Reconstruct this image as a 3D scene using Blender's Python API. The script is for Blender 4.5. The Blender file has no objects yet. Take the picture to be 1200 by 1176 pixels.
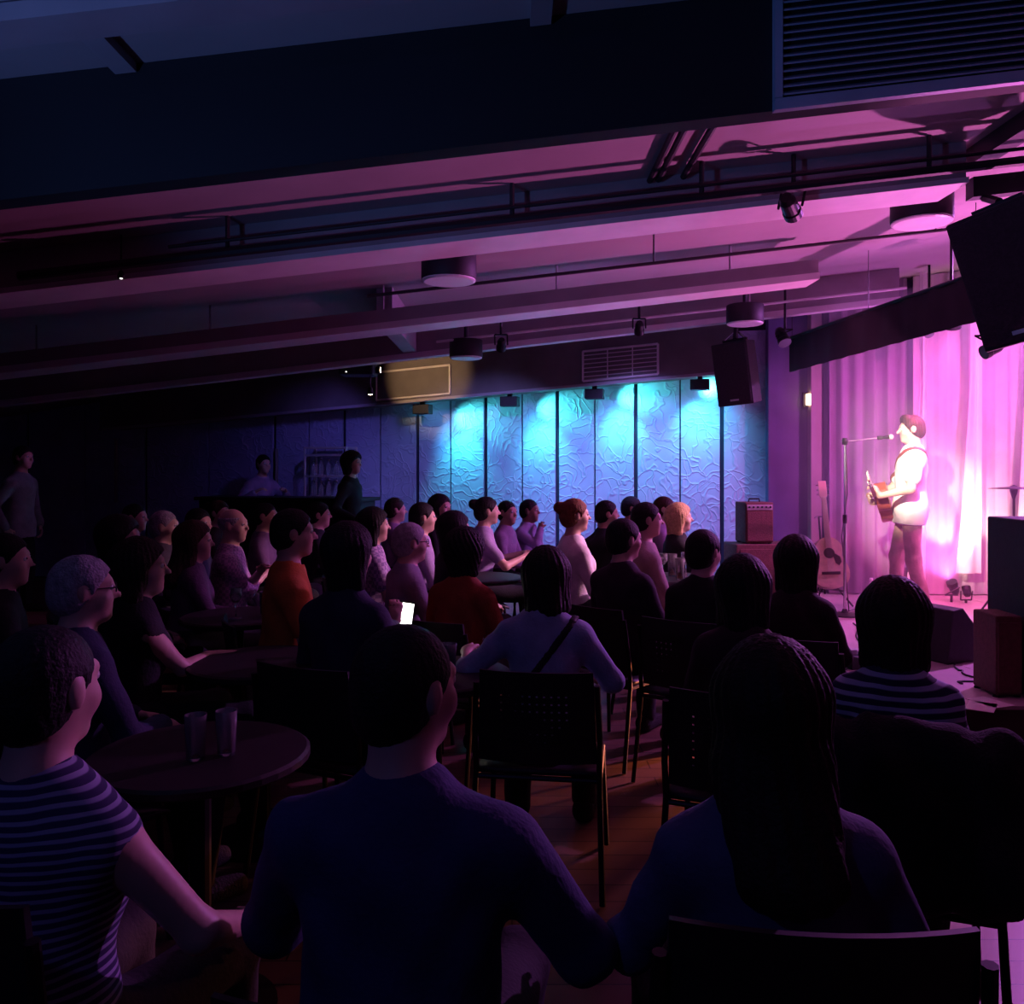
import bpy, bmesh, math, random
import numpy as np
from mathutils import Vector, Matrix

R = math.radians
rng = random.Random(7)
SC = bpy.context.scene
COL = SC.collection

# ------------------------------------------------------------------ camera, world, exposure, main lights
CAM_Z, HOR, F = 1.53, 546.0, 1000.0          # eye height, horizon row and focal length in photo pixels


def P(px, py, d):
    """photo pixel + distance along the view axis -> point in the room"""
    return Vector(((px - 600) / F * d, d, CAM_Z - (py - HOR) / F * d))


cam = bpy.data.cameras.new('camera')
cam.sensor_fit = 'HORIZONTAL'
cam.sensor_width = 36.0
cam.lens = 36.0 * F / 1200
cam.shift_y = -(588 - HOR) / 1200
cam.clip_start = 0.05
camo = bpy.data.objects.new('camera', cam)
camo.location = (0, 0, CAM_Z)
camo.rotation_euler = (R(90), 0, 0)
COL.objects.link(camo)
SC.camera = camo

world = bpy.data.worlds.new('world')
SC.world = world
world.use_nodes = True
world.node_tree.nodes['Background'].inputs[0].default_value = (0.10, 0.11, 0.42, 1)
world.node_tree.nodes['Background'].inputs[1].default_value = 0.006

SC.view_settings.view_transform = 'Standard'
SC.view_settings.look = 'None'
SC.view_settings.gamma = 1
SC.view_settings.use_curve_mapping = False
SC.view_settings.exposure = 0.0


def light(kind, loc, target, col, watts, size=0.05, cone=60, blend=0.5):
    l = bpy.data.lights.new('light', kind)
    l.color = col
    l.energy = watts
    if kind == 'SPOT':
        l.spot_size = R(cone)
        l.spot_blend = blend
    l.shadow_soft_size = size
    o = bpy.data.objects.new('light', l)
    if target is not None:      # the light sits just before its lens
        loc = Vector(loc) + (Vector(target) - Vector(loc)).normalized() * 0.03
    o.location = loc
    if target is not None:
        o.rotation_euler = (Vector(target) - Vector(loc)).to_track_quat('-Z', 'Y').to_euler()
    COL.objects.link(o)
    return o


def zc(x):
    """height of the raked ceiling"""
    return 3.02 + 0.115 * x


PINK = (1.0, 0.20, 0.72)
MAGENTA = (0.78, 0.20, 1.0)
VIOLET = (0.42, 0.12, 1.0)
CYAN = (0.05, 0.72, 1.0)
NAVY = (0.12, 0.16, 1.0)

# key on the singer, from a spotlight clamped to the conduit over the audience
KEY_POS = P(930, 252, 4.55)
KEY_AIM = (3.50, 7.6, 1.52)
# every stage head and added fill light: position, aim, colour, watts, cone
HEADS = [
    (KEY_POS, KEY_AIM, (1.0, 0.78, 0.62), 2700, 17, 'spotlight clamped to the black conduit and aimed at the singer', 'lampglass', 0.16, 0.05, None),
    (P(1115, 383, 7.0), (4.0, 8.3, 0.6), (1.0, 0.10, 0.30), 520, 46, 'small glowing red stage spotlight under the black valance', 'lens', 0.2, 0.075, None),
    (Vector((4.9, 6.5, 3.33)), (4.3, 8.5, 0.7), (1.0, 0.14, 0.62), 620, 100, 'pink stage spotlight hidden behind the large hung loudspeaker', 'lens', 0.2, 0.075, None),
    (Vector((5.6, 7.6, 3.33)), (1.8, 5.9, 0.5), MAGENTA, 900, 92, 'magenta stage spotlight over the drape', 'lens', 0.2, 0.075, None),
    (Vector((3.62, 6.55, 2.40)), (0.75, 6.30, 1.10), (1.0, 0.44, 0.62), 620, 30, 'added pale pink fill light behind the hung loudspeaker aimed into the audience', 'lampglass', 0.16, 0.055, None),  # added out of sight to brighten the faces and the white blouse
    (Vector((4.75, 6.2, 0.40)), (2.85, 5.0, 3.3), PINK, 820, 92, 'floor spotlight on the stage behind the subwoofer', 'lens', 0.2, 0.075, 0.2),
    (Vector((4.3, 8.35, 0.40)), (2.6, 7.2, 3.4), MAGENTA, 230, 95, 'floor spotlight before the curtain behind the singer', 'lens', 0.14, 0.05, 0.2),
    (Vector((1.84, 4.95, 0.17)), (0.35, 4.0, 0.0), (1.0, 0.26, 0.14), 260, 58, 'small orange footlight on the floor before the stage front', 'warmlens', 0.08, 0.035, 0.0),
    (Vector((-0.1, 7.72, zc(-0.1) - 0.42)), (-0.3, 9.9, 0.95), (0.30, 0.28, 1.0), 130, 78, 'added blue fill light under the thin pale pipe above the bun', 'lampglass', 0.12, 0.045, None),  # added lamp and fixture, turns the panelled wall violet-blue
    (Vector((1.15, 7.72, zc(1.15) - 0.42)), (1.35, 9.5, 0.95), (0.34, 0.28, 1.0), 210, 78, 'added blue fill light under the thin pale pipe before the barred vent', 'lampglass', 0.12, 0.045, None),  # second added wall fill, its fixture is made up too
    (Vector((-1.2, -0.4, 2.55)), (0.2, 2.6, 0.9), (0.16, 0.20, 1.0), 8, 105, 'added dim blue fill light hung over the back of the hall', 'lampglass', 0.2, 0.075, None),  # added unseen fill for the near backs, fixture made up around it
    (Vector((-2.2, 0.3, 1.15)), (-0.5, 2.5, 2.95), (0.16, 0.30, 1.0), 130, 70, 'added dim blue fill uplight standing at the back of the hall', 'lampglass', 0.2, 0.075, 0.0),  # added unseen fill for the front beam and grille, fixture made up
]
for _h in HEADS:
    light('SPOT', _h[0], _h[1], _h[2], _h[3], 0.05, _h[4], 0.75)

# ------------------------------------------------------------------ materials


def mat(name, col, rough=0.6, metal=0.0, var=0.15, scale=6.0, bump=0.0, bscale=40.0, spec=0.5, emit=None, estr=0.0):
    m = bpy.data.materials.new(name)
    m.use_nodes = True
    nt = m.node_tree
    b = nt.nodes['Principled BSDF']
    b.inputs['Roughness'].default_value = rough
    b.inputs['Metallic'].default_value = metal
    b.inputs['Specular IOR Level'].default_value = spec
    tc = nt.nodes.new('ShaderNodeTexCoord')
    n = nt.nodes.new('ShaderNodeTexNoise')
    n.inputs['Scale'].default_value = scale
    n.inputs['Detail'].default_value = 4
    nt.links.new(tc.outputs['Object'], n.inputs['Vector'])
    r = nt.nodes.new('ShaderNodeValToRGB')
    lo = [max(0, c * (1 - var)) for c in col]
    hi = [min(1, c * (1 + var)) for c in col]
    r.color_ramp.elements[0].position = 0.3
    r.color_ramp.elements[1].position = 0.7
    r.color_ramp.elements[0].color = (*lo, 1)
    r.color_ramp.elements[1].color = (*hi, 1)
    nt.links.new(n.outputs['Fac'], r.inputs['Fac'])
    nt.links.new(r.outputs['Color'], b.inputs['Base Color'])
    if bump:
        n2 = nt.nodes.new('ShaderNodeTexNoise')
        n2.inputs['Scale'].default_value = bscale
        n2.inputs['Detail'].default_value = 3
        nt.links.new(tc.outputs['Object'], n2.inputs['Vector'])
        bp = nt.nodes.new('ShaderNodeBump')
        bp.inputs['Strength'].default_value = bump
        bp.inputs['Distance'].default_value = 0.01
        nt.links.new(n2.outputs['Fac'], bp.inputs['Height'])
        nt.links.new(bp.outputs['Normal'], b.inputs['Normal'])
    if emit:
        b.inputs['Emission Color'].default_value = (*emit, 1)
        b.inputs['Emission Strength'].default_value = estr
    return m


def stripe_mat(name, c1, c2, period=0.022, duty=0.55):
    m = mat(name, c1, 0.85)
    nt = m.node_tree
    b = nt.nodes['Principled BSDF']
    tc = nt.nodes.new('ShaderNodeTexCoord')
    sp = nt.nodes.new('ShaderNodeSeparateXYZ')
    nz = nt.nodes.new('ShaderNodeTexNoise')
    nz.inputs['Scale'].default_value = 5.0
    nt.links.new(tc.outputs['Object'], sp.inputs[0])
    nt.links.new(tc.outputs['Object'], nz.inputs['Vector'])
    ad = nt.nodes.new('ShaderNodeMath'); ad.operation = 'MULTIPLY_ADD'
    ad.inputs[1].default_value = 0.035
    nt.links.new(nz.outputs['Fac'], ad.inputs[0])
    nt.links.new(sp.outputs['Z'], ad.inputs[2])
    dv = nt.nodes.new('ShaderNodeMath'); dv.operation = 'DIVIDE'
    dv.inputs[1].default_value = period
    nt.links.new(ad.outputs[0], dv.inputs[0])
    fr = nt.nodes.new('ShaderNodeMath'); fr.operation = 'FRACT'
    nt.links.new(dv.outputs[0], fr.inputs[0])
    r = nt.nodes.new('ShaderNodeValToRGB')
    r.color_ramp.interpolation = 'EASE'
    e = r.color_ramp.elements
    e[0].position = duty - 0.07; e[0].color = (*c1, 1)
    e[1].position = duty + 0.07; e[1].color = (*c2, 1)
    nt.links.new(fr.outputs[0], r.inputs['Fac'])
    nt.links.new(r.outputs['Color'], b.inputs['Base Color'])
    return m


def check_mat(name, c1, c2, size=0.03):
    m = mat(name, c1, 0.85)
    nt = m.node_tree
    b = nt.nodes['Principled BSDF']
    tc = nt.nodes.new('ShaderNodeTexCoord')
    ck = nt.nodes.new('ShaderNodeTexChecker')
    ck.inputs['Color1'].default_value = (*c1, 1)
    ck.inputs['Color2'].default_value = (*c2, 1)
    ck.inputs['Scale'].default_value = 1 / size
    nt.links.new(tc.outputs['Object'], ck.inputs['Vector'])
    nt.links.new(ck.outputs['Color'], b.inputs['Base Color'])
    return m


def glass_mat(name, col=(0.9, 0.92, 0.95)):
    m = bpy.data.materials.new(name)
    m.use_nodes = True
    nt = m.node_tree
    b = nt.nodes['Principled BSDF']
    b.inputs['Base Color'].default_value = (*col, 1)
    b.inputs['Roughness'].default_value = 0.05
    b.inputs['Transmission Weight'].default_value = 0.9
    b.inputs['IOR'].default_value = 1.4
    n = nt.nodes.new('ShaderNodeTexNoise')
    n.inputs['Scale'].default_value = 30
    mp = nt.nodes.new('ShaderNodeMapRange')
    mp.inputs['To Min'].default_value = 0.03
    mp.inputs['To Max'].default_value = 0.12
    nt.links.new(n.outputs['Fac'], mp.inputs['Value'])
    nt.links.new(mp.outputs[0], b.inputs['Roughness'])
    return m


M = {}
M['black'] = mat('black paint', (0.012, 0.012, 0.016), 0.6)
M['blackmetal'] = mat('black metal', (0.02, 0.02, 0.024), 0.4, 0.6)
M['tolex'] = mat('black cabinet covering', (0.02, 0.018, 0.022), 0.7, 0, 0.2, 30, 0.4, 160)
M['grillecloth'] = mat('dark speaker grille', (0.03, 0.022, 0.03), 0.8, 0, 0.3, 60, 0.6, 250)
M['browncloth'] = mat('brown amplifier covering', (0.13, 0.06, 0.05), 0.8, 0, 0.2, 40, 0.5, 180)
M['ceiling'] = mat('ceiling paint', (0.34, 0.29, 0.30), 0.75, 0, 0.10, 1.3, 0.10, 30)
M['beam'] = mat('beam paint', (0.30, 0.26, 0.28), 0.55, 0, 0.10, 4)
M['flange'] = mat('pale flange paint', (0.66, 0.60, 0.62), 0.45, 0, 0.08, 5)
M['duct'] = mat('black duct box', (0.003, 0.003, 0.006), 0.75, 0, 0.2, 3)
M['grille'] = mat('grille metal', (0.30, 0.36, 0.46), 0.5, 0.2, 0.1, 5)
M['fascia'] = mat('soffit board', (0.14, 0.115, 0.12), 0.7, 0, 0.2, 3)
M['chrome'] = mat('bright metal', (0.7, 0.7, 0.72), 0.25, 1.0, 0.05)
M['lampblack'] = mat('lamp drum', (0.015, 0.012, 0.018), 0.6)
M['lampglass'] = mat('lamp diffuser', (0.72, 0.66, 0.68), 0.4, 0, 0.04)
M['stage'] = mat('stage floor', (0.50, 0.42, 0.42), 0.35, 0, 0.12, 3, 0.1, 30)
M['stagefront'] = mat('stage front board', (0.06, 0.04, 0.04), 0.6)
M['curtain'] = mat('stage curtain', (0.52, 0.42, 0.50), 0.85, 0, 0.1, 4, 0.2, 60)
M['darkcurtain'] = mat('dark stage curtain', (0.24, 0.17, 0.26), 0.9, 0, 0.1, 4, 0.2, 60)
M['valance'] = mat('black valance cloth', (0.018, 0.014, 0.02), 0.95)
M['white_cloth'] = mat('white drape cloth', (0.85, 0.82, 0.78), 0.8, 0, 0.05)
M['guitar_top'] = mat('spruce soundboard', (0.74, 0.52, 0.36), 0.35, 0, 0.12, 20)
M['guitar_side'] = mat('red brown guitar side', (0.30, 0.07, 0.04), 0.3, 0, 0.2, 20)
M['guitar_neck'] = mat('pale maple neck', (0.62, 0.42, 0.30), 0.4)
M['rosewood'] = mat('dark rosewood', (0.05, 0.025, 0.02), 0.45)
M['plastic'] = mat('black chair plastic', (0.013, 0.013, 0.018), 0.5, 0, 0.2, 20)
M['table'] = mat('dark table top', (0.016, 0.012, 0.013), 0.5, 0, 0.3, 9)
M['glass'] = glass_mat('drinking glass')
M['bottle'] = glass_mat('clear bottle plastic', (0.85, 0.9, 0.95))
M['paper'] = mat('white paper', (0.85, 0.83, 0.80), 0.8, 0, 0.03)
M['screen'] = mat('lit phone screen', (0.8, 0.8, 0.8), 0.3, 0, 0.0, 5, emit=(1.0, 0.98, 0.90), estr=7.0)
M['lens'] = mat('lit lamp lens', (0.8, 0.5, 0.5), 0.3, 0, 0.0, 5, emit=(1.0, 0.30, 0.38), estr=22.0)
M['warmlens'] = mat('warm lit lens', (0.8, 0.7, 0.5), 0.3, 0, 0.0, 5, emit=(1.0, 0.74, 0.40), estr=18.0)
M['warmlamp'] = mat('warm wall lamp', (0.8, 0.7, 0.5), 0.3, 0, 0.0, 5, emit=(1.0, 0.62, 0.36), estr=7.0)
M['cyanlens'] = mat('cyan lit lens', (0.3, 0.7, 0.8), 0.3, 0, 0.0, 5, emit=(0.15, 0.85, 1.0), estr=6.0)
M['led'] = mat('white pilot light', (0.9, 0.9, 0.9), 0.3, 0, 0.0, 5, emit=(1, 0.95, 0.9), estr=3.0)
M['coat'] = mat('black coat fabric', (0.008, 0.008, 0.011), 0.95, 0, 0.3, 20, 0.6, 120)
M['steel'] = mat('rack steel', (0.55, 0.55, 0.58), 0.4, 0.5, 0.1)
M['cable'] = mat('cable rubber', (0.02, 0.018, 0.02), 0.6)


def wood_floor():
    m = mat('dark wooden floor', (0.2, 0.1, 0.06), 0.36)
    nt = m.node_tree
    b = nt.nodes['Principled BSDF']
    tc = nt.nodes.new('ShaderNodeTexCoord')
    br = nt.nodes.new('ShaderNodeTexBrick')
    br.inputs['Scale'].default_value = 1.0
    br.inputs['Mortar Size'].default_value = 0.003
    br.inputs['Brick Width'].default_value = 1.4
    br.inputs['Row Height'].default_value = 0.12
    br.inputs['Color1'].default_value = (0.21, 0.125, 0.085, 1)
    br.inputs['Color2'].default_value = (0.14, 0.08, 0.055, 1)
    br.inputs['Mortar'].default_value = (0.02, 0.012, 0.01, 1)
    nt.links.new(tc.outputs['Object'], br.inputs['Vector'])
    nt.links.new(br.outputs['Color'], b.inputs['Base Color'])
    n = nt.nodes.new('ShaderNodeTexNoise')
    n.inputs['Scale'].default_value = 3
    mp = nt.nodes.new('ShaderNodeMapRange')
    mp.inputs['To Min'].default_value = 0.25
    mp.inputs['To Max'].default_value = 0.5
    nt.links.new(tc.outputs['Object'], n.inputs['Vector'])
    nt.links.new(n.outputs['Fac'], mp.inputs['Value'])
    nt.links.new(mp.outputs[0], b.inputs['Roughness'])
    return m


def plaster_wall():
    """blue-grey wall panel with swirled plaster relief"""
    m = mat('swirled plaster panel', (0.36, 0.40, 0.62), 0.55, 0, 0.10, 3)
    nt = m.node_tree
    b = nt.nodes['Principled BSDF']
    tc = nt.nodes.new('ShaderNodeTexCoord')
    nz = nt.nodes.new('ShaderNodeTexNoise')
    nz.inputs['Scale'].default_value = 2.6
    nz.inputs['Detail'].default_value = 2
    nt.links.new(tc.outputs['Object'], nz.inputs['Vector'])
    mx = nt.nodes.new('ShaderNodeMixRGB'); mx.blend_type = 'ADD'
    mx.inputs['Fac'].default_value = 0.9
    nt.links.new(tc.outputs['Object'], mx.inputs['Color1'])
    nt.links.new(nz.outputs['Color'], mx.inputs['Color2'])
    vo = nt.nodes.new('ShaderNodeTexVoronoi')
    vo.feature = 'DISTANCE_TO_EDGE'
    vo.inputs['Scale'].default_value = 5.5
    nt.links.new(mx.outputs['Color'], vo.inputs['Vector'])
    mr = nt.nodes.new('ShaderNodeMapRange')
    mr.inputs['From Max'].default_value = 0.10
    nt.links.new(vo.outputs['Distance'], mr.inputs['Value'])
    bp = nt.nodes.new('ShaderNodeBump')
    bp.inputs['Strength'].default_value = 0.5
    bp.inputs['Distance'].default_value = 0.012
    bp.invert = True
    nt.links.new(mr.outputs[0], bp.inputs['Height'])
    nt.links.new(bp.outputs['Normal'], b.inputs['Normal'])
    return m


M['floor'] = wood_floor()
M['panel'] = plaster_wall()
M['gap'] = mat('dark panel gap', (0.02, 0.02, 0.05), 0.8)
M['darkwall'] = mat('dark blue wall', (0.10, 0.09, 0.22), 0.7, 0, 0.15, 3)


def tag(o, label=None, cat=None, group=None, kind=None):
    if label: o['label'] = label
    if cat: o['category'] = cat
    if group: o['group'] = group
    if kind: o['kind'] = kind
    return o


# ------------------------------------------------------------------ mesh helpers
class MB:
    def __init__(self):
        self.v, self.f = [], []

    def add(self, v, f):
        o = len(self.v)
        self.v += [tuple(x) for x in v]
        self.f += [tuple(i + o for i in q) for q in f]
        return self

    def box(self, lo, hi, mtx=None):
        x0, y0, z0 = lo; x1, y1, z1 = hi
        v = [Vector(c) for c in ((x0, y0, z0), (x1, y0, z0), (x1, y1, z0), (x0, y1, z0), (x0, y0, z1), (x1, y0, z1), (x1, y1, z1), (x0, y1, z1))]
        if mtx: v = [mtx @ c for c in v]
        return self.hexa(v)

    def hexa(self, v):
        return self.add(v, [(0, 3, 2, 1), (4, 5, 6, 7), (0, 1, 5, 4), (1, 2, 6, 5), (2, 3, 7, 6), (3, 0, 4, 7)])

    def tube(self, pts, r, n=8, cap=True):
        pts = [Vector(p) for p in pts]
        rs = r if isinstance(r, (list, tuple)) else [r] * len(pts)
        rings = []
        prev = None
        for i, p in enumerate(pts):
            t = (pts[min(i + 1, len(pts) - 1)] - pts[max(i - 1, 0)])
            t = t.normalized() if t.length > 1e-9 else Vector((0, 0, 1))
            if prev is None:
                a = t.orthogonal().normalized()
            else:
                a = (prev - t * prev.dot(t)).normalized()
            prev = a
            b = t.cross(a)
            rings.append([p + (a * math.cos(2 * math.pi * k / n) + b * math.sin(2 * math.pi * k / n)) * rs[i] for k in range(n)])
        v = [q for ring in rings for q in ring]
        f = []
        for i in range(len(pts) - 1):
            for k in range(n):
                f.append((i * n + k, i * n + (k + 1) % n, (i + 1) * n + (k + 1) % n, (i + 1) * n + k))
        if cap:
            f.append(tuple(range(n - 1, -1, -1)))
            f.append(tuple((len(pts) - 1) * n + k for k in range(n)))
        return self.add(v, f)

    def lathe(self, prof, n=20, mtx=None, c=(0, 0)):
        v, f = [], []
        for (r, z) in prof:
            for k in range(n):
                a = 2 * math.pi * k / n
                q = Vector((c[0] + r * math.cos(a), c[1] + r * math.sin(a), z))
                v.append(mtx @ q if mtx else q)
        for i in range(len(prof) - 1):
            for k in range(n):
                f.append((i * n + k, i * n + (k + 1) % n, (i + 1) * n + (k + 1) % n, (i + 1) * n + k))
        f.append(tuple(range(n - 1, -1, -1)))
        f.append(tuple((len(prof) - 1) * n + k for k in range(n)))
        return self.add(v, f)

    def prism(self, poly, y0, y1, mtx=None):
        """2-D outline in x,z extruded along y"""
        n = len(poly)
        v = [Vector((x, y0, z)) for x, z in poly] + [Vector((x, y1, z)) for x, z in poly]
        if mtx: v = [mtx @ q for q in v]
        f = [tuple(range(n)), tuple(range(2 * n - 1, n - 1, -1))]
        for i in range(n):
            j = (i + 1) % n
            f.append((i, i + n, j + n, j))
        return self.add(v, f)

    def mesh(self, name, m, smooth=False, bevel=0.0):
        me = bpy.data.meshes.new(name)
        me.from_pydata(self.v, [], self.f)
        me.validate()
        bm = bmesh.new(); bm.from_mesh(me)
        bmesh.ops.recalc_face_normals(bm, faces=bm.faces)
        if bevel:
            ed = [e for e in bm.edges if len(e.link_faces) == 2 and e.calc_face_angle(0) > 0.5]
            bmesh.ops.bevel(bm, geom=ed, offset=bevel, segments=2, affect='EDGES', profile=0.5)
        bm.to_mesh(me); bm.free()
        if smooth:
            for p in me.polygons: p.use_smooth = True
        me.materials.append(M[m] if isinstance(m, str) else m)
        return me

    def build(self, name, m, parent=None, smooth=False, bevel=0.0):
        o = bpy.data.objects.new(name, self.mesh(name, m, smooth, bevel))
        COL.objects.link(o)
        o.parent = parent
        return o


def empty(name, loc=(0, 0, 0), rz=0.0, rot=None):
    o = bpy.data.objects.new(name, None)
    o.empty_display_size = 0.1
    COL.objects.link(o)
    o.location = loc
    o.rotation_euler = rot if rot else (0, 0, rz)
    return o


def copy_tree(o, parent=None):
    c = o.copy()
    COL.objects.link(c)
    c.parent = parent
    for ch in list(o.children):
        copy_tree(ch, c)
    return c


# ------------------------------------------------------------------ the room
def sloped(x0, x1, y0, y1, b0, b1, t0, t1):
    """bar along x: bottom b0..b1, top t0..t1"""
    return [Vector(c) for c in ((x0, y0, b0), (x1, y0, b1), (x1, y1, b1), (x0, y1, b0), (x0, y0, t0), (x1, y0, t1), (x1, y1, t1), (x0, y1, t0))]


XL, XR = -8.3, 6.7
tag(MB().box((XL, -1.5, -0.1), (XR, 13, 0)).build('floor', 'floor'), 'dark wooden hall floor with low sheen', 'floor', kind='structure')
tag(MB().hexa(sloped(XL, XR, -0.5, 13, zc(XL), zc(XR), zc(XL) + 0.1, zc(XR) + 0.1)).build('ceiling', 'ceiling'), 'raked painted ceiling rising towards the stage', 'ceiling', kind='structure')
tag(MB().box((XL - 0.1, 0, 0), (XL, 13, 2.2)).build('wall_left', 'darkwall'), 'dark side wall of the hall', 'wall', kind='structure')
tag(MB().box((XR, 0, 0), (XR + 0.1, 9.0, 3.9)).build('wall_right', 'darkwall'), 'dark wall beside the stage', 'wall', kind='structure')
tag(MB().box((2.72, 9.05, 0), (XR, 9.15, 3.9)).build('wall_stage', 'darkwall'), 'purple wall behind the stage curtain', 'wall', kind='structure')

# back wall, turned 15 degrees, made of tall panels
WA = R(15)
W0 = Vector((2.80, 9.2, 0))
WD = Vector((-math.cos(WA), math.sin(WA), 0))


def wall_t(px):
    """distance along the back wall at a photo column"""
    k = (px - 600) / F
    # W0.x + t*WD.x = k*(W0.y + t*WD.y)
    return (k * W0.y - W0.x) / (WD.x - k * WD.y)


wall = tag(MB().box((-0.05, -0.15, 0), (11.6, -0.035, 3.3)).build('wall_back', 'gap'), 'long back wall of tall swirled plaster panels under cyan washers', 'wall', kind='structure')
wall.location = W0
wall.rotation_euler = (0, 0, math.pi - WA)
seams = [wall_t(p) for p in (908, 846, 797, 745, 697, 653, 612, 569, 528, 489)]
while seams[-1] < 11.0:
    seams.append(seams[-1] + (0.48 if len(seams) < 14 else 0.95))
for i in range(len(seams) - 1):
    g = 0.022 if i % 2 else 0.008
    g2 = 0.008 if i % 2 else 0.022
    a, b = seams[i] + g, seams[i + 1] - g2
    MB().box((a, -0.035, 0.02), (b, 0.0, 3.0 - 0.0)).build('panel', 'panel', wall, bevel=0.004)

WM = Matrix.Translation(W0) @ Matrix.Rotation(math.pi - WA, 4, 'Z')   # wall frame: x along, y towards the hall


def on_wall(t, y, z):
    return WM @ Vector((t, y, z))


# soffit that runs along the back wall
FY0, FY1 = 0.02, 0.52
ta, tb = 0.35, wall_t(150)


def zf(t):
    """height of the soffit's lower edge"""
    return 2.545 - 0.066 * t


so = [on_wall(ta, FY1, zf(ta)), on_wall(tb, FY1, zf(tb)), on_wall(tb, FY0, zf(tb)), on_wall(ta, FY0, zf(ta))]
so2 = [Vector((q.x, q.y, zc(q.x) - 0.005)) for q in so]
soffit = tag(MB().hexa(so + so2).build('ceiling_soffit', 'fascia'), 'boxed brown soffit along the top of the panelled wall', 'soffit', kind='structure')
ed = MB()
for t0, t1 in ((ta, tb),):
    ed.hexa([on_wall(t0, FY1 + 0.02, zf(t0) - 0.03), on_wall(t1, FY1 + 0.02, zf(t1) - 0.03), on_wall(t1, FY1 - 0.02, zf(t1) - 0.03), on_wall(t0, FY1 - 0.02, zf(t0) - 0.03),
             on_wall(t0, FY1 + 0.02, zf(t0)), on_wall(t1, FY1 + 0.02, zf(t1)), on_wall(t1, FY1 - 0.02, zf(t1)), on_wall(t0, FY1 - 0.02, zf(t0))])
ed.build('edge_strip', 'beam', soffit)


def soffit_frame(px0, px1, label, nv, nh):
    """rectangular vent frame fixed to the soffit's face"""
    def tt(px):
        k = (px - 600) / F
        o = on_wall(0, FY1 + 0.012, 0)
        return (k * o.y - o.x) / (WD.x - k * WD.y)
    t0, t1 = tt(px1), tt(px0)
    tm = (t0 + t1) / 2
    root = empty('wall_vent', on_wall(tm, FY1 + 0.012, zf(tm) + 0.02))
    inv = Matrix.Translation(-root.location)
    h = 0.32

    def q(t, u, dy=0.0):
        return inv @ on_wall(t, FY1 + 0.012 + dy, zf(t) + 0.03 + u * h)

    def bar(a, b, name, r=0.008):
        MB().tube([q(*a), q(*b)], r, 6).build(name, 'flange', root)
    for a, b in (((t0, 0), (t1, 0)), ((t0, 1), (t1, 1)), ((t0, 0), (t0, 1)), ((t1, 0), (t1, 1))):
        bar(a, b, 'frame_bar', 0.012)
    for i in range(1, nv):
        t = t0 + (t1 - t0) * i / nv
        bar((t, 0), (t, 1), 'divider', 0.006)
    for i in range(1, nh):
        bar((t0, i / nh), (t1, i / nh), 'slat', 0.005)
    pl = MB().hexa([q(t0, 0, -.008), q(t1, 0, -.008), q(t1, 0, -.004), q(t0, 0, -.004), q(t0, 1, -.008), q(t1, 1, -.008), q(t1, 1, -.004), q(t0, 1, -.004)])
    pl.build('backing', 'fascia', root)
    return tag(root, label, 'vent')


soffit_frame(683, 771, 'pale barred vent frame with dividers on the soffit above the wall washers', 3, 7)
soffit_frame(441, 527, 'plain vent panel on the soffit lit warm by the projector', 1, 1)

# ceiling beams: web with a paler lower flange


def beam(y, x0, x1, depth, web_t, fl_h, label, fl='flange', fl_w=0.07, gap=0.001):
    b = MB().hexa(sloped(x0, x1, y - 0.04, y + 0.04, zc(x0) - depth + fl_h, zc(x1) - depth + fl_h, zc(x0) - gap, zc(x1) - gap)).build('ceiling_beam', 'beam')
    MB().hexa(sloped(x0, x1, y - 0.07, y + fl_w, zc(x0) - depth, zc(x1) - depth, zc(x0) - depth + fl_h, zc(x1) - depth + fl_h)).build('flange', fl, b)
    if gap > 0.01:
        for i in range(6):
            x = x0 + (x1 - x0) * (i + 0.5) / 6
            MB().tube([(x, y, zc(x) - gap), (x, y, zc(x) - 0.001)], 0.008, 6).build('hanger', 'beam', b)
    return tag(b, label, 'beam', kind='structure')


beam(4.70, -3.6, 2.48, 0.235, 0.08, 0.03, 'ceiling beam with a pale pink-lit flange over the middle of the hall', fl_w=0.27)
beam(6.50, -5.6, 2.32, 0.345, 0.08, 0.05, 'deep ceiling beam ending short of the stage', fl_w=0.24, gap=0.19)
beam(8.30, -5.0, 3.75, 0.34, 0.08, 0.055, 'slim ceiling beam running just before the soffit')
beam(2.40, -3.2, 0.2, 0.115, 0.08, 0.05, 'ceiling beam lit blue close to the black duct box', fl='beam')
for x in (-1.32, 0.06):
    tag(MB().hexa([Vector((x, 2.49, zc(x) - .035)), Vector((x + .07, 2.49, zc(x + .07) - .035)), Vector((x + .07, 2.84, zc(x + .07) - .035)), Vector((x, 2.84, zc(x) - .035)),
                   Vector((x, 2.49, zc(x) - .002)), Vector((x + .07, 2.49, zc(x + .07) - .002)), Vector((x + .07, 2.84, zc(x + .07) - .002)), Vector((x, 2.84, zc(x) - .002))]).build('ceiling_beam', 'beam'),
        'short cross beam between the blue-lit beam and the duct box', 'beam', 'short cross beams', kind='structure')
xx = P(455, 400, 7.2).x
tag(MB().hexa([Vector((xx, 6.58, zc(xx) - .28)), Vector((xx + .12, 6.58, zc(xx + .12) - .28)), Vector((xx + .12, 8.22, zc(xx + .12) - .28)), Vector((xx, 8.22, zc(xx) - .28)),
               Vector((xx, 6.58, zc(xx) - .002)), Vector((xx + .12, 6.58, zc(xx + .12) - .002)), Vector((xx + .12, 8.22, zc(xx + .12) - .002)), Vector((xx, 8.22, zc(xx) - .002))]).build('ceiling_beam', 'beam'),
    'cross beam joining the deep beam to the slim one', 'beam', kind='structure')

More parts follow.
